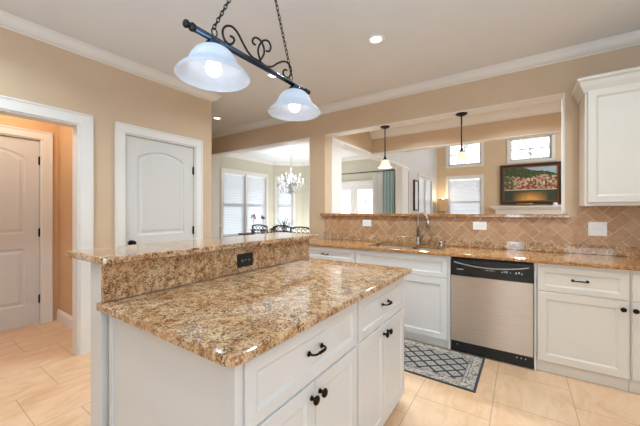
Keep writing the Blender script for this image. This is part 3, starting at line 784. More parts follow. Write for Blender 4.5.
sp = empty('tile_backsplash', (0, 0, 0), 'tan travertine herringbone tile backsplash along the sink wall', 'backsplash')
b = MB(); splash_piece(b, -2.349, 0.372, 0.9145, 1.2395); splash_piece(b, 0.372, 0.437, 0.9145, 1.25); splash_piece(b, 0.437, 1.26, 0.9145, 1.346); b.build('tile_field', M['tile'], sp)
b = MB(); b.box(-2.349, 0.372, -0.0045, -0.0005, 0.9145, 1.2395); b.box(0.372, 0.437, -0.0045, -0.0005, 0.9145, 1.25); b.box(0.437, 1.26, -0.0045, -0.0005, 0.9145, 1.346); b.build('grout_bed', M['grout'], sp)
# granite ledge of the pass-through
b = MB(); b.prism([(-2.40, -0.05), (0.371, -0.05), (0.371, -0.001), (0.348, -0.001), (0.348, TW+0.06), (-2.348, TW+0.06), (-2.348, -0.001), (-2.40, -0.001)], 1.2402, 1.275, 0.004)
tag(b.build('granite_ledge', M['ctr']), 'long narrow granite ledge capping the wall under the pass-through', 'ledge')

# electrical plates (local: plate facing -y, centre at origin)
def outlet(loc, rotz, w, h, label, mat, dark, kind='duplex', name='power_outlet'):
    r = empty(name, loc, label, 'outlet' if kind == 'duplex' else 'switch', rotz)
    MB().box(-w/2, w/2, -0.006, -0.0005, -h/2, h/2, 0.002).build('cover_plate', mat, r)
    xs = (-w*0.22, w*0.22)
    for i, x in enumerate(xs):
        if kind == 'switch' and i == 0:
            tg = MB(); tg.box(x-0.005, x+0.005, -0.0075, -0.0055, -0.012, 0.012, 0.001); tg.prism([(-0.0065, -0.004), (-0.018, 0.006), (-0.016, 0.010), (-0.0065, 0.006)], x-0.004, x+0.004, axis='X'); tg.build('toggle', mat, r); continue
        s = MB(); s.prism(rounded(x-0.016, x+0.016, -0.013, 0.013, 0.008, 3), -0.008, -0.0055, axis='Y'); so = s.build('socket', mat, r)
        q = MB(); q.box(x-0.007, x-0.005, -0.0085, -0.0078, -0.005, 0.005); q.box(x+0.005, x+0.007, -0.0085, -0.0078, -0.005, 0.005); q.box(x-0.002, x+0.002, -0.0085, -0.0078, -0.010, -0.006); q.build('slot', dark, so)
    sc = MB(); sc.lathe([(0, 0), (0.003, 0), (0.0025, 0.0012), (0, 0.0014)], (0, -0.006, 0), 8, Matrix.Rotation(PI/2, 3, 'X')); sc.build('screw', M['mark'], r)
    return r
outlet((-1.68, -0.0085, 1.150), 0, 0.125, 0.088, 'white power outlet on the tile left of the faucet', M['white'], M['mark'])
outlet((-0.36, -0.0085, 1.148), 0, 0.130, 0.086, 'white power outlet on the tile above the dishwasher', M['white'], M['mark'])
outlet((0.575, -0.0085, 1.145), 0, 0.126, 0.126, 'white double plate with switch and socket under the upper cabinet', M['white'], M['mark'], 'switch', 'wall_switch')

# upper cabinet
uc = empty('wall_cabinet', (0.449, -0.003, 1.347), 'white upper wall cabinet with crown at right of the pass-through', 'cabinet')
UW, UD, UH = 0.80, 0.31, 0.965
MB().box(0, UW, -UD, 0, 0, UH).build('body', M['cream'], uc)
for x0, x1 in ((0.016, 0.396), (0.402, 0.784)):
    b = MB(); b.panel(x0, x1, 0.028, UH-0.012, -UD-0.021, 0.052, 0.010, 0.014, 0.0205); d = b.build('door', M['cream'], uc)
    knob(d, x1-0.03 if x0 < 0.1 else x0+0.03, 0.09, -UD-0.021)
b = MB(); b.sweep([(0, 0), (0, -0.025), (0.010, -0.025), (0.012, -0.010), (0.030, 0.03), (0.040, 0.062), (0.055, 0.075), (0.055, 0.088), (0.048, 0.10), (0, 0.10)], [(0.0, -0.002), (0.0, -UD), (UW, -UD)], side=-1)
b.move(Matrix.Translation((0, 0, UH-0.0))); b.build('crown', M['cream'], uc)

# ================================================================= ISLAND
IX = -0.678                                          # carcass front (faces +x)
IYN, IYM, IYF = -3.035, -2.311, -1.604
def island_cab(y0, y1, label):
    w = y1-y0; h = w/2
    return base_cabinet((IX, y0, 0), PI/2, w, 0.775, label,
        [('drawer', 0.010, w-0.010, 0.655, 0.862, ('pull', h, 0.765)),
         ('door', 0.010, h-0.002, 0.062, 0.645, ('knob', h-0.028, 0.592)), ('door', h+0.002, w-0.010, 0.062, 0.645, ('knob', h+0.028, 0.592))], M['cab'], toe=0.055, toe_in=0.05)
c1 = island_cab(IYN, IYM, 'white island cabinet nearest the camera, with wide drawer over two doors')
c2 = island_cab(IYM+0.001, IYF, 'white island cabinet at the end nearer the dishwasher')
b = MB(); b.box(-1.452, IX-0.001, -3.058, -3.0365, 0.001, 0.882); b.box(IX-0.02, IX+0.020, -3.062, -3.0365, 0.001, 0.882, 0.002); b.box(-1.452, -1.425, -3.068, -3.0365, 0.001, 0.882, 0.002)
tag(b.build('island_end_panel', M['cab']), 'plain white panel closing the near end of the island', 'panel')
hw = empty('bar_wall', (-1.53, -2.32, 0), 'half wall clad in granite behind the island top, holding the raised bar', 'half wall')
MB().box(-0.066, 0.050, -0.766, 0.712, 0.001, 1.0785, 0.002).build('wall_core', M['cab'], hw)
MB().box(0.0505, 0.0727, -0.766, 0.712, 0.9145, 1.0785).build('granite_facing', M['isl'], hw)
MB().box(-0.083, -0.0665, -0.766, 0.712, 0.001, 0.12, 0.003).build('baseboard', M['trim'], hw)
o_ = rounded(-1.452, -0.623, -3.104, -1.598, 0.045, 6, (0, 1, 0, 0)); o_ = [(x+(0.014 if (x > -0.65 and y > -1.7) else 0), y) for x, y in o_]
b = MB(); b.prism(o_, 0.8825, 0.914, 0.007, seg=3)
b.prism([(-1.4785, -3.104), (-1.453, -3.104), (-1.453, -3.0865), (-1.4785, -3.0865)], 0.8825, 0.914, 0.003)
tag(b.build('island_countertop', M['isl']), 'speckled cream and brown granite worktop of the island', 'countertop')
b = MB(); b.prism(rounded(-1.845, -1.402, -3.108, -1.540, 0.035, 5), 1.079, 1.109, 0.007, seg=3)
tag(b.build('bar_top', M['isl']), 'long raised granite bar top above the island worktop', 'bar top')
outlet((-1.4568, -2.310, 0.992), PI/2, 0.128, 0.084, 'black power outlet in the granite bar facing', M['black'], M['mark'])

# mat
tag(MB().box(-0.50, 0.50, -0.30, 0.30, 0.001, 0.009, 0.002).build('floor_mat', M['rug'], None, (-0.762, -0.925, 0), math.radians(-1.0)), 'grey patterned mat with dark diamond lattice in front of the sink', 'mat')

# ================================================================= LAMPS
def point(name, loc, power, col=(1, 0.95, 0.88), r=0.03, parent=None):
    l = bpy.data.lights.new(name, 'POINT'); l.energy = power; l.color = col; l.shadow_soft_size = r
    o = bpy.data.objects.new(name, l); COL.objects.link(o); o.location = loc
    if parent: o.parent = parent
    return o
# island pendant, built round its bar
ip = empty('island_pendant', (-1.05, -2.575, 2.01), 'two light chain hung pendant with iron scrollwork and white glass shades above the island', 'pendant lamp')
b = MB(); b.tube([(0, -0.366, 0), (0, 0.366, 0)], 0.013, 14); br = b.build('bar', M['bluebar'], ip); br['label'] = 'polished dark gunmetal bar'
for s, y in ((-1, -0.366), (1, 0.366)):
    b = MB(); b.lathe([(0, -0.012), (0.015, -0.010), (0.017, 0), (0.015, 0.006), (0.009, 0.008), (0.008, 0.013), (0.013, 0.016), (0.016, 0.024), (0.012, 0.032), (0, 0.036)], (0, y, 0), 16, Matrix.Rotation(-s*PI/2, 3, 'X')); b.build('finial', M['iron'], br)
Lc = [(-0.183, 0.054), (-0.169, 0.056), (-0.161, 0.047), (-0.172, 0.026), (-0.194, 0.016), (-0.214, 0.025), (-0.223, 0.047), (-0.219, 0.069), (-0.2, 0.09), (-0.172, 0.1), (-0.142, 0.089), (-0.115, 0.061), (-0.085, 0.034), (-0.053, 0.018), (-0.004, 0.019)]
C1 = [(-0.03, 0.088), (-0.047, 0.09), (-0.047, 0.107), (-0.027, 0.125), (0.003, 0.125), (0.024, 0.105), (0.027, 0.071), (-0.004, 0.019)]
C2 = [(0.035, 0.086), (0.057, 0.095), (0.067, 0.123), (0.048, 0.141), (0.017, 0.129), (-0.009, 0.098), (-0.021, 0.059), (-0.004, 0.019)]
Rc = [(-0.004, 0.019), (0.035, 0.013), (0.08, 0.028), (0.126, 0.065), (0.175, 0.094), (0.216, 0.095), (0.234, 0.066), (0.219, 0.029), (0.19, 0.015), (0.166, 0.025), (0.175, 0.049), (0.198, 0.055)]
def spline(P, k=5):
    P = [Vector((0, a, b)) for a, b in P]; out = []
    for i in range(len(P)-1):
        p0, p1, p2, p3 = P[max(i-1, 0)], P[i], P[i+1], P[min(i+2, len(P)-1)]
        for j in range(k):
            t = j/k; out.append(0.5*((2*p1)+(p2-p0)*t+(2*p0-5*p1+4*p2-p3)*t*t+(3*p1-p0-3*p2+p3)*t**3))
    return out+[P[-1]]
for i, (nm, P, dx) in enumerate((('scroll', Lc, 0), ('scroll', C1, -0.004), ('scroll', C2, 0.004), ('scroll', Rc, 0))):
    b = MB(); pts = [p+Vector((dx, 0, 0)) for p in spline(P)]; b.tube(pts, 0.0048, 8); b.build(nm, M['iron'], ip)
HK = Vector((0, 0.015, 0.625))
def chain(p, q):
    p, q = Vector(p), Vector(q); d = (q-p); n = int(d.length/0.021); d.normalize(); a = Vector((1, 0, 0)); c = d.cross(a)
    b = MB()
    for i in range(n+1):
        m = p+(q-p)*(i/n); u = a if i % 2 else c
        b.tube([m+d*0.0145*math.cos(t)+u*0.0065*math.sin(t) for t in [2*PI*k/12 for k in range(12)]], 0.0022, 6, cyclic=True)
    return b
for ya in (-0.264, 0.232):
    b = chain((0, ya, 0.053), HK); b.build('chain', M['iron'], ip)
    b = MB(); b.tube([(0, ya+0.013*math.cos(t), 0.030+0.017*math.sin(t)) for t in [2*PI*k/14 for k in range(14)]], 0.0028, 6, cyclic=True); b.build('ring', M['iron'], ip)
b = MB(); b.tube([(0, 0.015, 0.62), (0, 0.015, 0.76)], 0.006, 8); b.tube([(0.012*math.cos(t), 0.015, 0.615+0.014*math.sin(t)) for t in [2*PI*k/14 for k in range(14)]], 0.003, 6, cyclic=True); b.build('stem', M['iron'], ip)
b = MB(); b.lathe([(0, 0.795), (0.06, 0.793), (0.058, 0.778), (0.03, 0.764), (0.008, 0.757), (0, 0.757)], (0, 0.015, 0), 28); b.build('canopy', M['iron'], ip)
SH = [(0.147, -0.135), (0.144, -0.128), (0.130, -0.113), (0.114, -0.099), (0.103, -0.088), (0.097, -0.078), (0.093, -0.066), (0.087, -0.053), (0.078, -0.040), (0.065, -0.027), (0.047, -0.017), (0.026, -0.011)]
for ya in (-0.268, 0.262):
    b = MB(); b.lathe(SH+[(r-0.004, z-0.004 if r < 0.15 else z) for r, z in reversed(SH)], (0, ya, -0.022), 48); sh = b.build('lamp_shade', M['shade'], ip)
    b = MB(); b.lathe([(0, 0.0), (0.020, -0.002), (0.032, -0.016), (0.034, -0.028), (0.024, -0.034), (0.018, -0.062), (0, -0.064)], (0, ya, -0.004), 18); b.build('socket', M['bluebar'], ip)
    b = MB(); b.lathe([(0, -0.045), (0.014, -0.046), (0.017, -0.058), (0.026, -0.070), (0.032, -0.088), (0.032, -0.100), (0.026, -0.114), (0.014, -0.123), (0, -0.126)], (0, ya, -0.028), 20); b.build('bulb', M['bulb'], sh)

# pendants over the sink ledge
def sink_pendant(x, y, label, grp=None):
    r = empty('pendant_lamp', (x, y, HZ-0.0105), label, 'pendant lamp', 0, grp)
    MB().lathe([(0, 0), (0.062, 0), (0.062, -0.006), (0.052, -0.014), (0.03, -0.024), (0.012, -0.03), (0, -0.03)], seg=28).build('canopy', M['iron'], r)
    MB().tube([(0, 0, -0.028), (0, 0, -0.405)], 0.0075, 10).build('rod', M['iron'], r)
    MB().lathe([(0, -0.385), (0.012, -0.388), (0.014, -0.405), (0.026, -0.425), (0.030, -0.440), (0, -0.442)], seg=20).build('socket', M['iron'], r)
    prof = [(0.026, -0.432), (0.040, -0.440), (0.050, -0.458), (0.056, -0.480), (0.064, -0.505), (0.078, -0.525), (0.094, -0.537)]
    t = MB(); t.lathe(prof+[(a-0.003, z-0.001) for a, z in reversed(prof)], seg=48)
    for v in t.bm.verts:                                        # soft flutes down the bell
        rr = math.hypot(v.co.x, v.co.y); k = max(0, min(1, (-0.45-v.co.z)/0.09)); a = math.atan2(v.co.y, v.co.x)
        f = 1+0.035*k*math.cos(12*a); v.co.x *= f; v.co.y *= f
    sh = t.build('lamp_shade', M['shade_warm'], r)
    MB().lathe([(0, -0.442), (0.012, -0.444), (0.014, -0.460), (0.024, -0.478), (0.026, -0.495), (0.018, -0.512), (0, -0.518)], seg=18).build('bulb', M['bulb'], sh)
    point('pendant_glow', (0, 0, -0.57), 2.5, (1, 0.92, 0.82), 0.04, r)
sink_pendant(-1.463, 0.075, 'small black rod pendant over the ledge, in front of the teal curtain')
sink_pendant(-0.552, 0.075, 'small black rod pendant over the ledge, in front of the left transom window')

# recessed downlights
def downlight(x, y, label, power):
    r = empty('recessed_light', (x, y, CZ), label, 'ceiling light')
    MB().lathe([(0.048, -0.004), (0.054, -0.010), (0.072, -0.008), (0.076, -0.0005), (0.048, -0.0005)], seg=32).build('trim_ring', M['white'], r)
    MB().lathe([(0, -0.0045), (0.047, -0.0045), (0.047, -0.0008), (0, -0.0008)], seg=28).build('lens', M['can'], r)
    l = bpy.data.lights.new('downlight', 'AREA'); l.shape = 'DISK'; l.size = 0.13; l.energy = power; l.color = (0.84, 0.95, 1.0); l.spread = 2.6
    o = bpy.data.objects.new('downlight', l); COL.objects.link(o); o.parent = r; o.location = (0, 0, -0.012)
downlight(-1.043, -1.192, 'recessed downlight alone on the ceiling right of the island pendant', 22)
downlight(-4.037, -0.581, 'recessed downlight past the pantry corner beside the dining opening', 1.5)
downlight(-2.258, -1.189, 'recessed downlight just under the pendant bar between both shades', 16)
downlight(0.6, -1.3, 'added unseen downlight over the counter right of the frame', 14)  # this and the next two are unseen cans, added to brighten the kitchen
downlight(-2.5, -3.6, 'added unseen downlight behind the camera on the pantry side', 24)
downlight(0.8, -4.7, 'added unseen downlight behind the camera on the right', 8)
downlight(-1.4, 0.75, 'added unseen downlight in the passage above the pass-through, left', 30)  # unseen pair added to brighten the passage crown and beam
downlight(0.0, 0.75, 'added unseen downlight in the passage above the pass-through, right', 30)
# vestibule ceiling lamp, out of sight above the opening
vl = empty('flush_ceiling_lamp', (-4.0, -3.1, CZ), 'flush ceiling lamp inside the vestibule', 'ceiling light')
MB().lathe([(0, -0.02), (0.12, -0.02), (0.13, -0.0005), (0, -0.0005)], seg=28).build('base', M['bronze'], vl)
MB().lathe([(0, -0.10), (0.05, -0.095), (0.10, -0.06), (0.115, -0.021), (0, -0.021)], seg=28).build('lamp_shade', M['shade_warm'], vl)
point('vestibule_glow', (0, 0, -0.2), 28, (1.0, 0.86, 0.68), 0.08, vl)

# ================================================================= DINING ROOM
# chandelier
ch = empty('chandelier', (-4.635, 2.0, CZ), 'crystal chandelier with candle arms over the dining table', 'chandelier')
MB().lathe([(0, -0.05), (0.02, -0.045), (0.035, -0.02), (0.075, -0.012), (0.078, -0.0005), (0, -0.0005)], seg=24).build('canopy', M['nickel'], ch)
MB().tube([(0, 0, -0.045), (0, 0, -0.52)], 0.007, 8).build('rod', M['nickel'], ch)
b = MB(); b.lathe([(0, -0.50), (0.015, -0.51), (0.03, -0.55), (0.018, -0.60), (0.022, -0.70), (0.05, -0.76), (0.06, -0.80), (0.03, -0.86), (0.025, -0.90), (0.045, -0.95), (0.03, -1.0), (0, -1.02)], seg=20); b.build('column', M['crystal'], ch)
random.seed(3)
def drop(b, x, y, z, s=1.0): b.lathe([(0, 0.012*s), (0.006*s, 0.004*s), (0.013*s, -0.018*s), (0.010*s, -0.03*s), (0, -0.042*s)], (x, y, z), 6)
for k in range(8):
    a = 2*PI*k/8+0.2; c, s_ = math.cos(a), math.sin(a); R = 0.31 if k % 2 else 0.25; dz = 0.0 if k % 2 else 0.10
    pt = lambda r, z: (r*c, r*s_, z)
    b = MB(); b.tube([pt(0.03, -0.85+dz), pt(0.12, -0.93+dz), pt(0.20, -0.95+dz), pt(0.27*R/0.31, -0.90+dz), pt(R, -0.82+dz)], 0.009, 8); arm = b.build('arm', M['crystal'], ch)
    b = MB(); b.lathe([(0, 0), (0.035, 0.004), (0.042, 0.014), (0.015, 0.012), (0.013, 0.09), (0, 0.09)], pt(R, -0.82+dz), 14); b.build('candle', M['white'], arm)
    b = MB(); b.lathe([(0, 0), (0.009, 0.003), (0.015, 0.02), (0.009, 0.042), (0, 0.058)], pt(R, -0.73+dz), 12); b.build('bulb', M['candle_bulb'], arm)
    def hang(x, y, z, sc): d_ = MB(); drop(d_, x, y, z, sc); d_.build('crystal_drop', M['crystal'], arm)
    for q in range(3): aa = a+(q-1)*0.12; hang((R+0.02)*math.cos(aa), (R+0.02)*math.sin(aa), -0.85+dz, 1.3)
    for q in range(4): rr = 0.06+q*0.065; hang(rr*c, rr*s_, -0.99+dz-0.02*(q % 2), 1.2)
    for q in range(3): rr = 0.05+q*0.08; hang(rr*c, rr*s_, -0.60-q*0.055+dz*0.3, 1.0)
b = MB(); b.lathe([(0, 0.03), (0.02, 0.02), (0.026, 0), (0.02, -0.02), (0, -0.03)], (0, 0, -1.055), 12); b.build('crystal_ball', M['crystal'], ch)
point('chandelier_glow', (0, 0, -0.62), 26, (0.95, 0.97, 1.0), 0.15, ch)

# table and iron chairs
tb = empty('dining_table', (-4.65, 1.95, 0), 'dark wood dining table under the chandelier', 'table')
MB().box(-1.25, 0.85, -0.50, 0.50, 0.72, 0.76, 0.008).build('tabletop', M['tablewood'], tb)
MB().box(-1.10, 0.70, -0.38, 0.38, 0.64, 0.7195).build('apron', M['tablewood'], tb)
for x, y in ((-1.12, -0.40), (0.72, -0.40), (-1.12, 0.40), (0.72, 0.40)):
    MB().lathe([(0, 0), (0.025, 0), (0.03, 0.1), (0.04, 0.5), (0.05, 0.6), (0.05, 0.7195), (0, 0.7195)], (x, y, 0), 16).build('leg', M['tablewood'], tb)
CHW = 0.24
def iron_chair(loc, rotz, label):
    r = empty('dining_chair', loc, label, 'chair', rotz, 'iron dining chairs along the kitchen side of the table')
    MB().box(-0.23, 0.23, -0.22, 0.23, 0.44, 0.485, 0.015).build('seat', M['sheer'], r)
    for x, y, zt in ((-0.22, -0.22, 1.0), (0.22, -0.22, 1.0), (-0.21, 0.21, 0.44), (0.21, 0.21, 0.44)):
        MB().tube([(x, y, 0.001), (x, y, zt*0.45), (x, y-(0.03 if zt > 0.5 else 0), zt)], 0.011, 8).build('leg', M['iron'], r)
    t = MB(); t.tube([(-0.235, -0.252, 0.985), (-0.12, -0.262, 1.012), (0, -0.265, 1.02), (0.12, -0.262, 1.012), (0.235, -0.252, 0.985)], 0.014, 8); t.build('back_rail', M['wood'], r)
    for y_, z_ in ((-0.25, 0.90), (-0.235, 0.62)): MB().tube([(-0.22, y_, z_), (0.22, y_, z_)], 0.010, 8).build('back_rail', M['wood'], r)
    s = MB()
    for x in (-0.14, -0.047, 0.047, 0.14):
        s.tube([(x+0.036*math.cos(t), -0.252, 0.952+0.038*math.sin(t)) for t in [2*PI*k/14*0.9 for k in range(15)]], 0.0065, 6)
    for x in (-0.15, -0.05, 0.05, 0.15): s.tube([(x, -0.25, 0.90), (x+0.012, -0.245, 0.76), (x, -0.235, 0.62)], 0.006, 6)
    s.build('scrollwork', M['iron'], r)
    return r
iron_chair((-4.66, 1.22, 0), 0, 'scroll back iron dining chair behind the bar, leftmost, under the orchids')
iron_chair((-4.02, 1.22, 0), 0, 'scroll back iron dining chair behind the bar, middle one')
iron_chair((-3.38, 0.98, 0), 0.12, 'scroll back iron dining chair behind the bar, nearest the sink wall')
# orchids and plants on the table
def pot(r, h, rad): MB().lathe([(0, 0.001), (rad*0.7, 0.001), (rad, h), (rad*0.9, h), (rad*0.85, h*0.85), (0, h*0.85)], seg=20).build('pot', M['pot'], r)
def leafmesh(b, base, tip, w, droop=0.0):
    B, T = Vector(base), Vector(tip); d = T-B; sd = d.cross(Vector((0, 0, 1))); sd = sd.normalized() if sd.length > 1e-4 else Vector((1, 0, 0)); n = 5; L_ = []
    for i in range(n+1):
        t = i/n; p = B+d*t+Vector((0, 0, -droop*t*t)); ww = w*math.sin(PI*min(1, 0.12+0.88*t)) if t < 1 else 0.001
        L_.append((p+sd*ww, p+Vector((0, 0, -ww*0.4)), p-sd*ww))
    t = bmesh.new(); V = [[t.verts.new(q) for q in row] for row in L_]
    for a, c in zip(V, V[1:]):
        for k in range(2): t.faces.new((a[k], a[k+1], c[k+1], c[k]))
    b.merge(t)
def orchid(loc, h, label, lean):
    r = empty('orchid', loc, label, 'plant'); pot(r, 0.10, 0.06)
    MB().tube([(0, 0, 0.08), (lean*0.3, 0, h*0.5), (lean*0.6, 0, h*0.85), (lean*1.2, 0, h)], 0.005, 6).build('stem', M['leaf'], r)
    b = MB(); random.seed(int(h*1000))
    for k in range(6):
        a = 2*PI*k/6; leafmesh(b, (0, 0, 0.09), (0.13*math.cos(a), 0.13*math.sin(a), 0.13), 0.022, 0.05)
    b.build('leaf', M['leaf'], r)
    b = MB()
    for k in range(5):
        cx_, cz_ = lean*(0.5+0.2*k)+random.uniform(-0.04, 0.04), h-0.02-random.uniform(0, 0.10); cyy = random.uniform(-0.03, 0.03)
        for q in range(5):
            a = 2*PI*q/5+k; leafmesh(b, (cx_, cyy, cz_), (cx_+0.045*math.cos(a), cyy-0.01, cz_+0.045*math.sin(a)), 0.017)
    b.build('blossom', M['petal'], r)
orchid((-5.72, 1.78, 0.761), 0.47, 'pink orchid on the dining table, the left one', 0.04)
orchid((-5.46, 1.86, 0.761), 0.44, 'pink orchid on the dining table, the right one', 0.04)
r = empty('potted_plant', (-5.10, 1.85, 0.761), 'leafy green potted plant on the dining table right of the orchids', 'plant'); pot(r, 0.09, 0.06)
b = MB(); random.seed(5)
for k in range(26):
    a = random.uniform(0, 2*PI); l = random.uniform(0.06, 0.15); leafmesh(b, (0.02*math.cos(a), 0.02*math.sin(a), 0.09), (l*math.cos(a), l*math.sin(a), 0.10+random.uniform(0, 0.12)), 0.025, 0.03)
b.build('foliage', M['leaf'], r)
r = empty('spiky_plant', (-4.80, 1.95, 0.761), 'spiky grey green plant arching over the middle of the dining table', 'plant'); pot(r, 0.14, 0.07)
b = MB()
for k in range(22):
    a = random.uniform(0, 2*PI); l = random.uniform(0.12, 0.42); leafmesh(b, (0.02*math.cos(a), 0.02*math.sin(a), 0.13), (l*math.cos(a), l*math.sin(a)*0.6, 0.22+random.uniform(0.02, 0.30)), 0.013, 0.03)
b.build('foliage', M['pale_leaf'], r)

# curtain rod and curtains
rod = empty('curtain_rod', (-3.9, 3.50, 2.335), 'dark curtain rod across the french doors', 'curtain rod')
MB().tube([(-1.12, 0, 0), (1.34, 0, 0)], 0.011, 10).build('rod', M['iron'], rod)
for x in (-1.12, 1.34): MB().lathe([(0, -0.03), (0.018, -0.02), (0.024, 0), (0.018, 0.02), (0, 0.03)], (x, 0, 0), 14).build('finial', M['iron'], rod)
for x in (-0.80, 1.328): MB().box(x-0.007, x+0.007, 0, 0.148, -0.01, 0.01).build('bracket', M['iron'], rod)
def curtain(x0, x1, mat, label, folds, y=3.50, amp=0.028):
    n = folds*10; t = bmesh.new(); rows = []
    for z in (0.02, 0.8, 1.6, 2.25, 2.318):
        row = []
        for i in range(n+1):
            u = i/n; k = 1 if z < 2.2 else 0.5
            row.append(t.verts.new((x0+(x1-x0)*u, y+amp*k*math.sin(2*PI*folds*u+0.3*math.sin(z)), z)))
        rows.append(row)
    for a, c in zip(rows, rows[1:]):
        for i in range(n): t.faces.new((a[i], a[i+1], c[i+1], c[i]))
    for f in t.faces: f.smooth = True
    b = MB(); b.merge(t); o = b.build('curtain', mat); md = o.modifiers.new('thick', 'SOLIDIFY'); md.thickness = 0.004
    return tag(o, label, 'curtain')
curtain(-3.16, -2.88, M['sheer'], 'sheer white curtain panel beside the teal curtain at the french doors', 6)
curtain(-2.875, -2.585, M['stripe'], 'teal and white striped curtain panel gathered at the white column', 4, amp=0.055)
curtain(-4.98, -4.72, M['teal'], 'teal curtain panel at the left end of the rod, seen past the chandelier', 5)

# ================================================================= FAMILY ROOM
# framed picture on the grey wall
pf = empty('picture_frame', (-2.349, 4.46, 1.33), 'narrow picture in a brown frame on the grey wall beside the window', 'picture', PI/2)
b = MB(); 
for a, c, z0, z1 in ((-0.19, -0.155, 0, 0.82), (0.155, 0.19, 0, 0.82), (-0.155, 0.155, 0, 0.035), (-0.155, 0.155, 0.785, 0.82)): b.box(a, c, -0.05, -0.001, z0, z1, 0.003)
b.build('frame', M['wood'], pf)
MB().box(-0.155, 0.155, -0.03, -0.002, 0.035, 0.785).build('print', M['pane_paper'], pf)
# floor lamp
fl = empty('floor_lamp', (-2.08, 6.62, 0), 'floor lamp with glowing amber shade in the family room corner', 'lamp')
MB().lathe([(0, 0.001), (0.15, 0.001), (0.15, 0.02), (0.05, 0.035), (0, 0.035)], seg=28).build('base', M['wood'], fl)
MB().tube([(0, 0, 0.03), (0, 0, 1.68)], 0.013, 10).build('pole', M['wood'], fl)
b = MB(); b.lathe([(0.170, 1.30), (0.155, 1.70), (0.152, 1.70), (0.167, 1.30)], seg=36); b.build('lamp_shade', M['lampshade'], fl)
b = MB()
for z, rr in ((1.30, 0.171), (1.70, 0.157)): b.tube([(rr*math.cos(a), rr*math.sin(a), z) for a in [2*PI*k/32 for k in range(32)]], 0.006, 6, cyclic=True)
for a in (0, 2.1, 4.2): b.tube([(0.012*math.cos(a), 0.012*math.sin(a), 1.66), (0.156*math.cos(a), 0.156*math.sin(a), 1.69)], 0.003, 6)
b.build('shade_ring', M['wood'], fl)
b = MB(); b.lathe([(0, 1.68), (0.02, 1.685), (0.03, 1.72), (0.02, 1.75), (0, 1.755)], seg=16); b.build('bulb', M['bulb'], fl)
point('floor_lamp_glow', (0, 0, 1.80), 9, (1, 0.80, 0.55), 0.05, fl)
# fireplace mantel
mt = empty('fireplace_mantel', (0.45, 6.999, 0), 'white fireplace mantel below the landscape painting', 'mantel')
b = MB(); b.box(-1.22, 1.22, -0.24, 0, 1.43, 1.475, 0.006); b.box(-1.17, 1.17, -0.20, 0, 1.395, 1.4295, 0.006); b.box(-1.13, 1.13, -0.165, 0, 1.365, 1.3945, 0.006); b.build('shelf', M['trim'], mt)
MB().box(-1.08, 1.08, -0.13, 0, 1.02, 1.3645, 0.004).build('frieze', M['trim'], mt)
for x in (-0.93, 0.93): MB().box(x-0.15, x+0.15, -0.13, 0, 0.001, 1.0195, 0.004).build('pilaster', M['trim'], mt)
MB().box(-0.78, 0.78, -0.05, 0, 0.001, 1.0195).build('firebox_surround', M['blackgloss'], mt)
# painting
pt_ = empty('framed_painting', (0.23, 6.995, 1.52), 'dark framed lakeside village painting hung above the white mantel', 'painting')
PW, PH, fw = 1.475, 1.185, 0.075
b = MB()
for a, c, z0, z1 in ((-PW/2, -PW/2+fw, 0, PH), (PW/2-fw, PW/2, 0, PH), (-PW/2+fw, PW/2-fw, 0, fw), (-PW/2+fw, PW/2-fw, PH-fw, PH)): b.box(a, c, -0.06, -0.002, z0, z1, 0.012)
b.build('frame', M['wood'], pt_)
b = MB(); l0 = fw; l1 = fw+0.035
for a, c, z0, z1 in ((-PW/2+l0, -PW/2+l1, l0, PH-l0), (PW/2-l1, PW/2-l0, l0, PH-l0), (-PW/2+l1, PW/2-l1, l0, l1), (-PW/2+l1, PW/2-l1, PH-l1, PH-l0)): b.box(a, c, -0.045, -0.003, z0, z1, 0.004)
b.build('liner', M['copper'], pt_)
random.seed(11)
def art(u, v):
    j = lambda c, k=0.12: tuple(max(0, x*(1+random.uniform(-k, k))) for x in c)
    hill = 1.0+0.03*math.sin(u*9)-0.42*max(0, u-0.42)
    town = 0.68+0.05*math.sin(u*9+1)
    if v > hill: return j(lin('#A9BBC4')[:3], 0.05)
    if v > town+0.04: return j(lin(random.choice(['#33472E', '#43582F', '#263A28', '#5E6C40', '#3A4C34'])), 0.2)[:3]
    if v > 0.34:
        if u < 0.18 and random.random() < 0.6: return j(lin(random.choice(['#3A5236', '#56703F'])), 0.2)[:3]
        if v < 0.44: return j(lin(random.choice(['#8A4436', '#9A5440', '#B8987A', '#6E3E30', '#C4AE90'])), 0.15)[:3]
        return j(lin(random.choice(['#C4A88C', '#B48A70', '#D0C0AA', '#A07258', '#8A4C3C', '#4E5C38', '#BC9C82'])), 0.15)[:3]
    if abs(v-0.33) < 0.02: return j(lin('#D9C8A8')[:3])
    g = max(0, 1-abs(u-0.5)/0.35)*max(0, 1-v/0.30)
    a = lin('#33402F'); c = lin('#E0A04C'); k = min(1, g*1.7)
    return j(tuple(a[i]*(1-k)+c[i]*k for i in range(3)), 0.2)
nx, nz = 64, 44; me = bpy.data.meshes.new('canvas'); vs, fs = [], []
cx0, cx1, cz0, cz1 = -PW/2+l1, PW/2-l1, l1, PH-l1
for jz in range(nz+1):
    for ix in range(nx+1): vs.append((cx0+(cx1-cx0)*ix/nx, -0.02, cz0+(cz1-cz0)*jz/nz))
for jz in range(nz):
    for ix in range(nx): q = jz*(nx+1)+ix; fs.append((q, q+1, q+nx+2, q+nx+1))
me.from_pydata(vs, [], fs); at = me.color_attributes.new('Col', 'FLOAT_COLOR', 'CORNER')
blk = {}
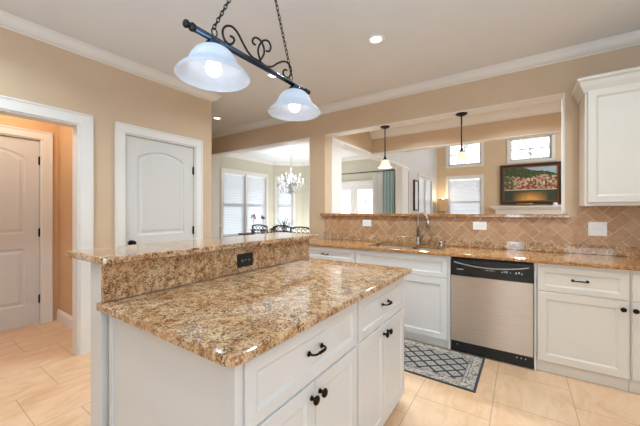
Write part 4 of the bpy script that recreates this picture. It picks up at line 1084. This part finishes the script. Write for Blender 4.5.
for jz in range(nz):
    for ix in range(nx):
        u, v = (ix+0.5)/nx, (jz+0.5)/nz
        key = ('town', ix//2, jz//2) if 0.34 < v < 0.76 else (ix, jz)
        if key not in blk: blk[key] = art(u, v)
        c = blk[key]; p = me.polygons[jz*nx+ix]
        for li in p.loop_indices: at.data[li].color = (c[0], c[1], c[2], 1)
me.materials.append(M['canvas']); cv = bpy.data.objects.new('canvas', me); COL.objects.link(cv); cv.parent = pt_
b = MB(); b.lathe([(0, 0.001), (0.07, 0.001), (0.16, 0.03), (0.21, 0.065), (0.205, 0.068), (0.15, 0.036), (0, 0.012)], seg=36); b.move(Matrix.Diagonal((1, 0.33, 1, 1)))
tag(b.build('bowl', M['gold'], None, (0.10, 6.855, 1.476)), 'shallow gold bowl on the mantel in front of the painting', 'bowl')
b = MB(); b.lathe([(0, 0.0), (0.05, 0.0), (0.06, 0.03), (0.045, 0.075), (0.02, 0.09), (0, 0.092)], seg=20)
tag(b.build('ornament', M['white'], None, (0.80, 6.83, 1.475)), 'small round white ornament at the right of the mantel', 'ornament')

# bare trees outside the windows
def tree(loc, h, label, seed):
    random.seed(seed); b = MB()
    def grow(p, d, l, r, lev):
        pts = [p]; q = p.copy(); dd = d.copy()
        for i in range(4): dd = (dd+Vector((random.uniform(-.16, .16), random.uniform(-.16, .16), random.uniform(-.05, .12)))).normalized(); q = q+dd*l/4; pts.append(q.copy())
        b.tube(pts, [r*(1-0.11*i) for i in range(5)], 5)
        if lev:
            for _ in range(4 if lev > 1 else 3):
                nd = (dd+Vector((random.uniform(-1, 1), random.uniform(-1, 1), random.uniform(-.1, .7)))).normalized(); s = pts[random.choice((2, 3, 4))]
                grow(s, nd, l*0.66, r*0.52, lev-1)
    grow(Vector((0, 0, 0)), Vector((0, 0, 1)), h*0.42, h*0.011, 4)
    tag(b.build('bare_tree', M['bark'], None, loc), label, 'tree')
tree((1.6, 11.0, 0), 6.5, 'bare tree outside the high transom windows over the painting', 4)
tree((-3.4, 13.0, 0), 7.5, 'bare tree outside the transom window behind the right sink pendant', 9)
tree((-4.1, 8.4, 0), 4.6, 'bare tree outside the french doors', 12)
